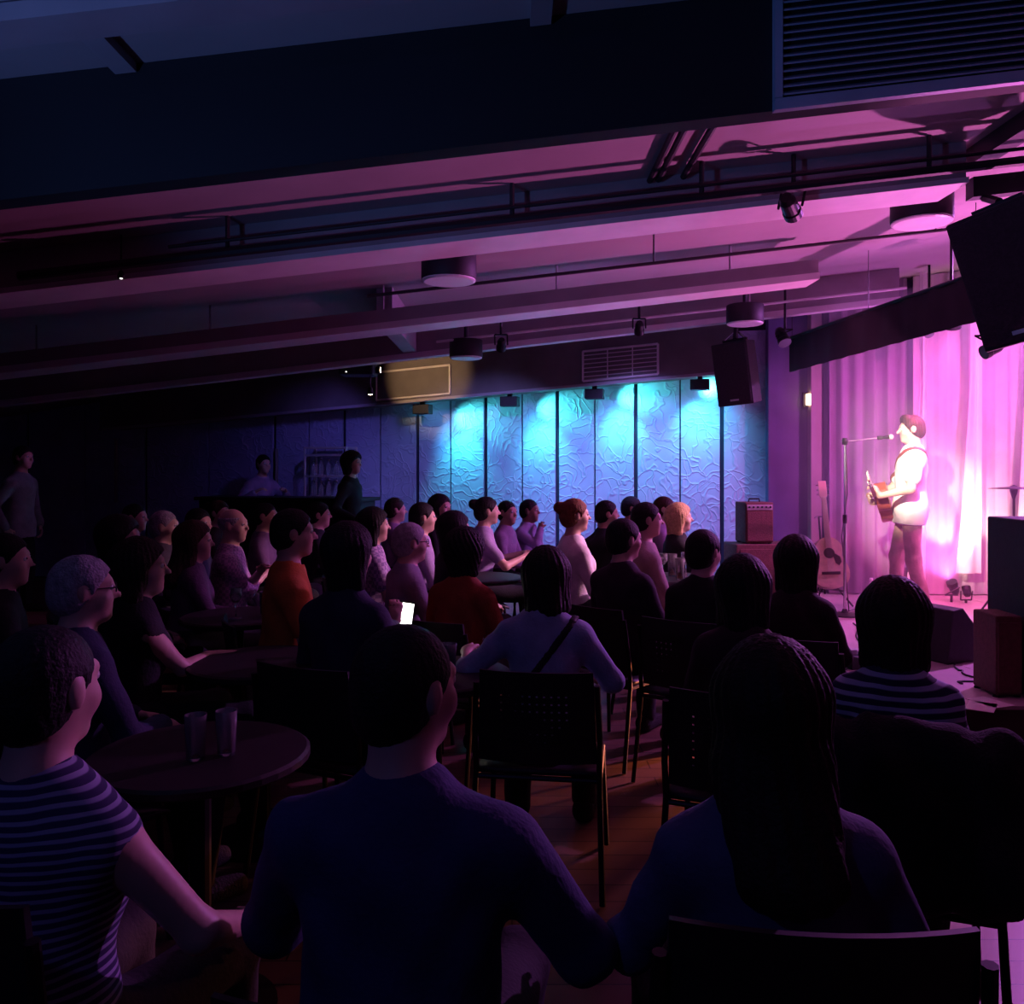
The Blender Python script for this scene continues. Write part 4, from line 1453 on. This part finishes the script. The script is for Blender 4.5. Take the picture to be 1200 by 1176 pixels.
    if sleeve == 'long':
        put(T, upper, 0.035)
        put(T, [('cap', a[1], a[1].lerp(a[2], .92), a[3] * 1.05, a[4] * 1.25) for a in fore], 0.02)
    elif sleeve == 'short':
        put(T, [('cap', a[1], a[1].lerp(a[2], .62), a[3] * 1.04, a[4] * 1.22) for a in upper], 0.035)
    elif sleeve == 'elbow':
        put(T, upper, 0.035)
        put(T, [('cap', a[1], a[1].lerp(a[2], .25), a[3] * 1.1, a[4] * 1.5) for a in fore], 0.02)
    T.ell(neck + sp * 0.045 * s + fw * 0.012 * s, (0.064 * s, 0.070 * s, 0.055 * s), 0.012, None, True)     # neckline
    tv = max(vox, 0.009)
    if standing:
        put(T, [('ell', up(-0.06), (0.150 * W * s, 0.112 * s, 0.14 * s))], 0.06)
        put(T, [('cap', a[1], a[1].lerp(a[2], .4), a[3] * 1.04, a[3] * 1.04) for a in thigh], 0.07)
    G = T.grid(tv, loose)
    wrinkle(G, 0.0035 if standing or vox < .012 else 0.003, seed)
    hem = pel - sp * ((0.15 if standing else 0.085) * s)
    cut(G, -sp, float((-sp).dot(hem)))
    tp = surface(G, 'shirt', shm, person)
    if strap:
        G2 = T.grid(tv, loose + 0.007)
        nrm, mid, wid = Vector(strap[0]).normalized(), Vector(strap[1]), strap[2]
        c = float(nrm.dot(mid))
        cut(G2, nrm, c + wid); cut(G2, -nrm, -c + wid)
        cut(G2, -sp, float((-sp).dot(pel)))
        sm = surface(G2, 'strap', strap[3], person)
        sm['label'] = strap[4]
    trm = trousers or cloth('black trousers', (0.012, 0.012, 0.018))
    L = Field()
    put(L, torso[:1], 0.05); put(L, thigh, 0.05)
    put(L, [('cap', a[1], a[1].lerp(a[2], .95), a[3] * 1.06, a[4] * 1.25) for a in shank], 0.025)
    G = L.grid(max(vox, 0.012), 0.009)
    wrinkle(G, 0.003, seed + 2, 0.7)
    cut(G, sp, float(sp.dot(pel + sp * 0.10 * s)))
    surface(G, 'trousers', trm, person)
    for a in foot:
        Fo = Field(); Fo.cap(a[1], a[2], a[3], a[4], 0.02); Fo.cap(a[1] + Vector((0, 0, .02)), a[1] + Vector((0, .02, .03)), 0.032, 0.03, 0.02)
        G = Fo.grid(max(0.011, vox), 0.010)
        cut(G, (0, 0, -1), -0.003)
        surface(G, 'shoe', shoe or M['coat'], person)
    # ---- hair
    hv = max(0.006, vox * 0.62)
    Hf = Field()
    HE = lambda c, r, k=0.02, sub=False: Hf.ell(hp(*c), np.array(r) * Hs, k, hrot, sub)
    infl = {'short': .010, 'crop': .005, 'quiff': .008, 'bob': .020, 'long': .018, 'pony': .012, 'bun': .012, 'fringe': .004, 'curly': .03}[hair]
    HE((0, -.014, .028), (.077 + infl, .096 + infl, .088 + infl))
    if hair not in ('bob', 'long', 'curly', 'fringe'):
        HE((0, -.042, -.030), (.066 + infl * .6, .066 + infl, .068), .03)     # nape
    if hair in ('bob', 'long', 'curly'):
        dn = {'bob': -.13, 'long': -.16, 'curly': -.10}[hair]
        for q in (-1, 1):
            Hf.cap(hp(q * .062, -.012, .02), hp(q * .066, -.020, dn), .040 * Hs, .034 * Hs, .04)
        Hf.cap(hp(0, -.07, .02), hp(0, -.062, dn), .055 * Hs, .05 * Hs, .05)
        if hair == 'long':
            bk = up(0.40, -0.14)
            Hf.cap(hp(0, -.07, -.10), bk, .062 * Hs, .045, .05)
            for q in (-1, 1):
                Hf.cap(hp(q * .05, -.055, -.10), up(0.41, -0.13, q * .06), .045 * Hs, .035, .05)
    if hair == 'quiff':
        Hf.cap(hp(-.035, .045, .098), hp(.035, .045, .098), .032 * Hs, .032 * Hs, .04)
    if hair == 'pony':
        Hf.cap(hp(0, -.10, .045), hp(0, -.15, .0), .03 * Hs, .036 * Hs, .03)
        Hf.cap(hp(0, -.15, .0), hp(0, -.135, -.13), .036 * Hs, .022 * Hs, .03)
    if hair == 'bun':
        HE((0, -.125, .06), (.044, .044, .044), .02)
    if hair not in ('bob', 'long', 'curly'):
        for q in (-1, 1):
            HE((q * .092, -.002, -.008), (.030, .024, .036), .008, True)      # ears stay free
    G = Hf.grid(hv, 0.0, 0.012)
    D, ax, lo_, vx = G
    # hairline: plane in the head frame
    ny, nz, c0 = (0.80, -0.60, 0.026) if hair != 'quiff' else (0.86, -0.5, 0.034)
    nw = HR @ Vector((0, ny, nz))
    if hair in ('bob', 'long', 'curly'):
        # keep the face free, let the sides fall past the ears
        X, Y, Z = (ax[0][:, None, None] - np.float32(hc0.x)), (ax[1][None, :, None] - np.float32(hc0.y)), (ax[2][None, None, :] - np.float32(hc0.z))
        f3 = HR @ Vector((0, 1, 0)); u3 = HR @ Vector((0, 0, 1))
        fy = X * f3.x + Y * f3.y + Z * f3.z
        uz = X * u3.x + Y * u3.y + Z * u3.z
        lim = np.maximum((np.float32(0.030 * Hs) + 0.60 * uz) / 0.8, np.float32(0.030 * Hs))
        np.maximum(D, (fy - lim) * 0.8, out=D)
    else:
        cut(G, nw, float(nw.dot(hc0)) + c0 * Hs)
        if hair in ('short', 'crop', 'quiff', 'fringe'):
            dnv = HR @ Vector((0, 0.25, -0.97))
            cut(G, dnv, float(dnv.dot(hc0)) + 0.066 * Hs)
    if hair in ('short', 'crop', 'quiff', 'fringe', 'bun', 'pony'):
        pass
    if hair == 'fringe':      # bald crown, hair only round the sides
        u3 = HR @ Vector((0, 0, 1))
        cut(G, u3, float(u3.dot(hc0)) + 0.055 * Hs)
    X, Y, Z = ax[0][:, None, None] - np.float32(hc0.x), ax[1][None, :, None] - np.float32(hc0.y), ax[2][None, None, :]
    D += np.float32({'curly': 0.004, 'crop': 0.0008, 'short': 0.0014}.get(hair, 0.0022)) * np.sin(26 * np.arctan2(X, -Y) + (30 * Z if hair != 'curly' else 110 * Z) + seed)
    surface(G, 'hair', HM[hc], person)
    if glasses:
        for q in (-1, 1):
            pts = [person_pt for person_pt in [hp(q * .030 + .019 * math.cos(a), .101, .006 + .015 * math.sin(a)) for a in [i * math.pi / 5 for i in range(11)]]]
            MB().tube(pts, 0.0018, 5).build('spectacle_rim', M['black'], person)
            MB().tube([hp(q * .049, .100, .008), hp(q * .080, .0, .010)], 0.0018, 5).build('spectacle_arm', M['black'], person)
    tag(person, label, 'person')
    return person, dict(hp=hp, up=up, WR=WR, HR=HR, hc0=hc0)

# ------------------------------------------------------------------ the singer
jeans = mat('faded brown jeans', (0.46, 0.29, 0.24), 0.85, 0, 0.25, 9, 0.3, 80)
white_tee = mat('white t-shirt cotton', (0.80, 0.76, 0.72), 0.85, 0, 0.04, 8)
strapm = mat('brown guitar strap leather', (0.16, 0.05, 0.03), 0.6)
SLOC = Vector((3.55, 7.60, SZ))
SHEAD = 286
zg = Vector((-0.93, 0.22, 0.30)).normalized()
yg = Vector((0.10, -1, 0.12)); yg = (yg - zg * yg.dot(zg)).normalized()
xg = yg.cross(zg)
gc = Vector((0.05, 0.215, 1.02))
gorg = gc - zg * 0.24
gl = Matrix((xg, yg, zg)).transposed().to_4x4(); gl.translation = gorg
neckp = gorg + zg * 0.66 - yg * 0.05
singer, info = figure(SLOC, SHEAD, 'man in a white t-shirt and faded jeans singing and playing guitar on stage', top=1.76, standing=True, male=True,
                      lean=-2, head=-4, tilt=3, wide=1.06, loose=0.018, hair='quiff', hc='darkbrown', skin=0, shirt=white_tee, sleeve='short', trousers=jeans, vox=0.0075, seed=3,
                      arms=((-0.27, 0.29, 1.07), (0.135, 0.33, 1.06)),
                      grip={-1: ((0.10, 0.35, 0.9), (0.3, 0.9, -0.1), (0, -1, .3), 0.85), 1: ((-0.85, 0.05, -0.45), (-0.1, -1, 0.1), (-.3, 0, 1), 0.5)},
                      legs=((-0.13, -0.10, 0.075), (0.12, 0.10, 0.075)),
                      strap=((0.62, 0.0, 0.78), (0.0, 0.0, 1.40), 0.022, strapm, 'brown leather guitar strap'))
guitar('acoustic_guitar', Matrix.Translation(SLOC) @ Matrix.Rotation(R(-SHEAD), 4, 'Z') @ gl, 'red-brown acoustic guitar held and played by the singer', M['guitar_side'], M['guitar_side'])

# ------------------------------------------------------------------ the audience
C = cloth
navy = C('navy shirt', (0.035, 0.045, 0.15))
greyblue = C('grey blue shirt', (0.10, 0.11, 0.22))
paleblue = C('pale blue shirt', (0.33, 0.42, 0.58))
blackc = C('black top', (0.010, 0.010, 0.014))
maroon = C('dark maroon top', (0.05, 0.015, 0.025))
orange = C('burnt orange shirt', (0.55, 0.16, 0.03))
rust = C('rust red shirt', (0.30, 0.06, 0.02))
whitec = C('white blouse', (0.75, 0.70, 0.70))
purple = C('lilac shirt', (0.34, 0.26, 0.46))
mauve = C('mauve top', (0.30, 0.20, 0.34))
greyc = C('grey cardigan', (0.30, 0.26, 0.32))
darkblue = C('dark blue jacket', (0.018, 0.022, 0.06))
beige = C('beige shirt', (0.46, 0.36, 0.34))
stripeA = stripe_mat('white and navy striped vest', (0.03, 0.03, 0.10), (0.34, 0.36, 0.52), 0.0160, 0.6)
stripeB = stripe_mat('navy top with pale stripes', (0.015, 0.02, 0.07), (0.50, 0.58, 0.75), 0.029, 0.58)
plaid = check_mat('plaid shirt', (0.42, 0.28, 0.42), (0.22, 0.15, 0.26), 0.02)
floral = check_mat('patterned lilac shirt', (0.50, 0.38, 0.58), (0.24, 0.16, 0.34), 0.024)
khaki = C('khaki trousers', (0.20, 0.15, 0.11))
bagstrap = mat('black bag strap', (0.01, 0.01, 0.012), 0.7)
BG = None
# photo column and row of the crown, distance, heading of the body, what it looks like
people = [
    # close rows
    (58, 737, 1.50, 12, 'person in a sleeveless striped vest with a bare arm beside the navy shirt', dict(male=False, wide=1.12, head=6, hair='crop', hc='black', skin=0, shirt=stripeA, sleeve='none', arms=((-.16, .34, .66), (.24, .30, .62)), vox=0.008, lean=2)),
    (478, 735, 1.46, 6, 'broad man in a plain navy shirt seated with short dark hair', dict(wide=1.18, head=34, hair='crop', hc='black', skin=0, shirt=navy, sleeve='long', arms=((-.18, .34, .68), (.30, .30, .60)), vox=0.008, lean=5, fat=.012)),
    (902, 757, 1.44, 4, 'woman in a grey-blue shirt with long dark hair falling down her back', dict(male=False, wide=1.08, head=10, hair='long', hc='darkbrown', shirt=greyblue, sleeve='long', arms=((-.15, .30, .66), (.19, .27, .62)), vox=0.008, lean=4)),
    (1047, 688, 2.42, 20, 'woman with a straight dark bob in a navy top with pale stripes', dict(male=False, wide=1.0, head=0, hair='bob', hc='darkbrown', shirt=stripeB, sleeve='long', arms='lap', vox=0.009, lean=6)),
    (872, 665, 3.01, 22, 'woman in dark maroon with shoulder-length black hair behind the long-haired woman', dict(male=False, head=8, hair='bob', hc='black', shirt=maroon, vox=0.012)),
    (934, 635, 3.87, 26, 'woman in black with sleek hair seated next to the stage edge', dict(male=False, head=6, hair='bob', hc='black', shirt=C('plum black top', (0.03, 0.008, 0.02)), vox=0.012)),
    (826, 627, 4.27, 34, 'man in black with short dark hair seated before the amplifier', dict(head=14, hair='short', hc='black', shirt=blackc, vox=0.012)),
    (733, 610, 4.64, 44, 'man in a dark jacket showing a lit ear and cheek beside the woman in white', dict(head=20, hair='short', hc='black', shirt=C('dark plum jacket', (0.03, 0.012, 0.03)), vox=0.012)),
    (640, 655, 3.38, 8, 'woman in a pale blue shirt with a black crossbody strap', dict(male=False, wide=1.14, head=-18, tilt=12, hair='bob', hc='darkbrown', shirt=paleblue, sleeve='elbow', arms=((-.34, .22, .76), (.22, .30, .66)), vox=0.010, lean=10,
                                                                                strap=((0.80, 0.0, -0.60), (0.055, 0.0, 0.86), 0.014, bagstrap, 'black bag strap across the back'))),
    (675, 585, 5.91, 72, 'woman in a brightly lit white blouse with auburn hair tied back', dict(male=False, head=6, hair='bun', hc='auburn', shirt=whitec, sleeve='long', arms='lap', vox=0.012, lean=1)),
    (548, 630, 4.32, 30, 'man in a rust red shirt with thick black hair', dict(head=10, hair='curly', hc='black', shirt=rust, sleeve='short', arms='lap', vox=0.012, lean=9)),
    (484, 630, 4.82, 62, 'grey-haired man with spectacles in a pale cardigan', dict(head=6, hair='short', hc='grey', shirt=greyc, glasses=True, vox=0.012, lean=6)),
    (410, 614, 3.37, 24, 'person in a dark blue jacket holding up a lit phone', dict(male=False, head=10, hair='bob', hc='black', shirt=darkblue, hand_at=P(466, 738, 3.95), vox=0.012, grip={1: ((0.05, 0.3, 1), (-0.6, 0.8, 0), (-1, 0, .2), 0.5)})),
    (440, 597, 5.65, 66, 'woman in a patterned lilac shirt with a dark bob', dict(male=False, head=8, hair='bob', hc='black', shirt=floral, sleeve='short', vox=0.013)),
    (465, 585, 7.97, 74, 'man in a mauve top with auburn-lit face before the rack', dict(head=4, hair='short', hc='darkbrown', shirt=mauve, vox=0.014)),
    (497, 590, 6.39, 74, 'man in a lilac shirt with neat black hair', dict(head=2, hair='short', hc='black', shirt=purple, vox=0.014)),
    (517, 580, 7.46, 100, 'woman with long black hair facing half round by the panelled wall', dict(male=False, head=20, hair='long', hc='black', shirt=blackc, vox=0.014)),
    (535, 602, 5.40, 70, 'woman in black with a full dark bob behind the rust red shirt', dict(male=False, head=2, hair='bob', hc='black', shirt=blackc, sleeve='short', vox=0.013)),
    (572, 583, 6.97, 78, 'woman with a dark bun leaning one arm on the small table', dict(male=False, head=2, hair='bun', hc='black', shirt=purple, sleeve='short', arms='table', vox=0.013, lean=8)),
    (596, 588, 7.79, 110, 'man with very short hair looking across the room by the wall', dict(head=20, hair='crop', hc='black', skin=1, shirt=mauve, vox=0.014)),
    (622, 588, 8.25, 120, 'man in an open lilac shirt resting his chin on one hand', dict(head=-8, hair='crop', hc='black', skin=2, shirt=purple, sleeve='long', arms='chin', vox=0.013)),
    (713, 588, 7.21, 84, 'person in dark clothes raising a pale phone beside the white blouse', dict(male=False, head=4, hair='short', hc='black', skin=1, shirt=blackc, hand_at=P(706, 622, 7.25), vox=0.014, grip={1: ((0.0, 0.1, 1), (-0.9, 0.3, 0), (-.3, -1, .2), 0.5)})),
    (742, 583, 8.15, 96, 'man in dark grey with cropped hair against the panelled wall', dict(head=4, hair='short', hc='black', skin=1, shirt=darkblue, vox=0.015)),
    (759, 589, 5.56, 78, 'man in a pale beige shirt with a lit face and dark hair', dict(head=10, hair='short', hc='black', skin=3, shirt=beige, vox=0.013)),
    (780, 583, 7.66, 100, 'man looking over the heads behind the blond woman', dict(head=6, hair='short', hc='brown', skin=0, shirt=mauve, vox=0.015)),
    (798, 592, 6.83, 82, 'blond woman in dark clothes behind the cluster of glasses', dict(male=False, head=10, hair='bob', hc='blond', skin=3, shirt=blackc, vox=0.013)),
    # towards the bar
    (275, 597, 5.60, 78, 'man in a plaid shirt with crossed arms and thinning hair', dict(head=20, hair='fringe', hc='grey', shirt=plaid, sleeve='elbow', arms='crossed', vox=0.013, fat=.015, wide=1.1)),
    (345, 597, 4.15, 66, 'man in a bright burnt orange shirt', dict(head=8, hair='short', hc='black', shirt=orange, sleeve='short', vox=0.013)),
    (376, 590, 7.39, 76, 'man in dark clothes with a lit cheek beside the orange shirt', dict(head=8, hair='short', hc='black', shirt=blackc, vox=0.014)),
    (168, 635, 3.39, 46, 'woman in a sleeveless black top stretching out a bare arm', dict(male=False, head=26, hair='bob', hc='darkbrown', shirt=blackc, sleeve='none', hand_at=P(243, 768, 3.62), vox=0.011, grip={1: ((0.2, 1, 0.1), (0, 0.1, -1), (-1, 0, 0), 0.12)})),
    (102, 655, 2.79, 40, 'grey-haired man with spectacles in dark blue by the striped vest', dict(head=22, hair='short', hc='grey', shirt=darkblue, glasses=True, vox=0.012)),
    (10, 628, 3.60, 56, 'man in black beside the standing spectator', dict(head=20, hair='short', hc='black', shirt=blackc, vox=0.013)),
    (195, 600, 5.88, 70, 'man with grey cropped hair turned towards the stage in dark grey', dict(head=16, hair='crop', hc='grey', shirt=C('charcoal shirt', (0.06, 0.05, 0.07)), vox=0.014)),
    (143, 606, 4.32, 66, 'woman in black with a short dark bob in the dark corner', dict(male=False, head=16, hair='bob', hc='black', shirt=blackc, vox=0.014)),
    (231, 621, 4.91, 58, 'woman with long brown hair in dark mauve before the plaid shirt', dict(male=False, head=22, hair='long', hc='brown', shirt=C('dark mauve top', (0.09, 0.05, 0.09)), vox=0.013)),
    (235, 600, 6.42, 86, 'man in a dark shirt behind the long brown hair', dict(head=20, hair='short', hc='black', shirt=darkblue, vox=0.015)),
    (258, 588, 7.57, 92, 'woman with pinned brown hair below the bar counter', dict(male=False, head=16, hair='bun', hc='brown', shirt=maroon, vox=0.015)),
    (313, 590, 6.89, 84, 'man in deep mauve seated behind the crossed arms', dict(head=10, hair='crop', hc='black', skin=1, shirt=C('deep mauve shirt', (0.14, 0.08, 0.15)), vox=0.015)),
    (160, 592, 6.90, 78, 'man with a shaved head in the dark beyond the short bob', dict(head=14, hair='crop', hc='black', shirt=blackc, vox=0.015)),
]
spots = []
for i, (px, py, d, hd, lab, kw) in enumerate(people):
    a = P(px, py, d)
    ln = kw.get('lean', 4)
    off = 0.02 + 0.57 * math.sin(R(ln))
    x = a.x - math.sin(R(hd)) * off
    y = a.y - math.cos(R(hd)) * off
    kw = dict(kw)
    kw.setdefault('seed', i + 1)
    if 'hand_at' in kw:          # right wrist at a point of the room
        w = Matrix.Rotation(R(hd), 3, 'Z') @ (kw.pop('hand_at') - Vector((x, y, 0)))
        kw['arms'] = ((-.10, .28, .68), tuple(w))
    figure((x, y, 0), hd, lab, top=a.z, **kw)
    spots.append((x, y, hd, lab))
for i in range(len(spots)):
    for j in range(i):
        dd = math.hypot(spots[i][0] - spots[j][0], spots[i][1] - spots[j][1])
        if dd < 0.5: print('CLOSE', round(dd, 2), people[i][:3], people[j][:3])
short = ['person in the striped vest', 'broad man in navy', 'woman with long dark hair', 'woman in pale stripes', 'woman in maroon', 'woman in plum black', 'man in black before the amplifier', 'man in the dark plum jacket', 'woman in pale blue', 'woman in the white blouse', 'man in rust red', 'spectacled man in the pale cardigan', 'person with the lit phone', 'woman in patterned lilac', 'man in mauve before the rack', 'man in lilac with neat hair', 'woman with long black hair by the wall', 'woman in black behind the rust red shirt', 'woman with the dark bun', 'short-haired man by the wall', 'man resting his chin', 'person raising the pale phone', 'man in dark grey against the wall', 'man in the pale beige shirt', 'man behind the blond woman', 'blond woman', 'man with crossed arms', 'man in burnt orange', 'man beside the orange shirt', 'woman stretching out her arm', 'spectacled man in dark blue', 'man in black near the standing spectator', 'man with grey cropped hair', 'woman with the short bob in the corner', 'woman with long brown hair', 'man behind the long brown hair', 'woman with pinned brown hair', 'man in deep mauve', 'man with the shaved head']
for (x, y, hd, lab), w in zip(spots, short):
    tall = int(w in (short[0], short[2]))
    put_chair(x, y, hd, ('tall-backed' if tall else 'black plastic') + ' chair under the ' + w, tall=tall)

# standing figures at the back
figure((-5.15, 8.9, 0), 96, 'man in a pale shirt standing alone in the dark doorway corner', top=1.72, standing=True, head=10, hair='short', hc='black', shirt=greyc, arms='hang', vox=0.015, seed=50)
a = P(300, 541, 9.9)
figure((a.x - 0.12, 10.38, 0), 135, 'barman in a pale shirt bending over the counter', top=1.66, standing=True, lean=12, head=0, hair='short', hc='black', shirt=purple, arms=((-.2, .3, 1.22), (.2, .3, 1.22)), vox=0.015, seed=51)
a = P(408, 534, 9.0)
figure((a.x, 9.0, 0), 100, 'dark-clothed person standing with one arm out before the steel rack', top=1.66, standing=True, lean=3, head=10, hair='curly', hc='black', shirt=blackc, arms=((-.25, .08, .85), (.33, .20, .98)), vox=0.015, seed=52)

# ------------------------------------------------------------------ phones
def phone(pos, rot, label, lit):
    o = empty('mobile_phone', pos, rot=rot)
    MB().box((-0.036, -0.004, -0.074), (0.036, 0.004, 0.074)).build('case', 'black' if lit else 'paper', o, bevel=0.003)
    MB().box((-0.032, -0.0055, -0.066), (0.032, -0.0042, 0.066)).build('screen', 'screen' if lit else 'black', o)
    tag(o, label, 'phone')


p = P(475, 723, 3.93)
ph = phone(p, (0, R(8), 0), 'phone with a white lit screen held by the dark blue jacket', True)
p = P(708, 609, 7.22)
phone(p, (0, R(80), R(170)), 'pale phone raised beside the white blouse', False)


# ------------------------------------------------------------------ coats over chair backs
def coat(x, y, hd, label, wid, zb, seed):
    Fd = Field()
    for q in (-1, 1):
        Fd.cap((q * wid * .30, -.285, .80), (q * wid * .34, -.32, zb), .085, .11, .08)
        Fd.cap((q * wid * .46, -.27, .78), (q * wid * .56, -.26, zb + .12), .055, .05, .05)
    Fd.cap((-wid * .42, -.27, .84), (wid * .42, -.27, .84), .06, .06, .06)
    Fd.cap((0, -.29, .80), (0, -.33, zb), .09, .10, .08)
    G = Fd.grid(0.014)
    wrinkle(G, 0.010, seed, 0.8)
    o = surface(G, 'coat', M['coat'])
    o.location = (x, y, 0); o.rotation_euler = (0, 0, R(-hd))
    tag(o, label, 'coat')


x, y, hd, _ = spots[3]
coat(x, y, hd, 'black coat draped over the chair of the woman in pale stripes', 0.48, 0.58, 1.3)
put_chair(1.42, 1.80, 16, 'empty black chair hung with a coat at the end of the row')
coat(1.42, 1.80, 16, 'black coat hung over the empty chair at the end of the row', 0.46, 0.12, 4.2)

# ------------------------------------------------------------------ haze over the stage
hz = MB().box((SX0 + 0.75, 6.75, SZ + 0.02), (XR - 0.05, 8.70, 2.95)).build('stage_haze', 'black')
hm = bpy.data.materials.new('stage haze')
hm.use_nodes = True
nt = hm.node_tree
nt.nodes.remove(nt.nodes['Principled BSDF'])
vs = nt.nodes.new('ShaderNodeVolumeScatter')
vs.inputs['Density'].default_value = 0.16
vs.inputs['Anisotropy'].default_value = 0.25
nt.links.new(vs.outputs[0], nt.nodes['Material Output'].inputs['Volume'])
hz.data.materials.clear(); hz.data.materials.append(hm)
tag(hz, 'thin haze hanging in the stage light', 'haze', kind='stuff')
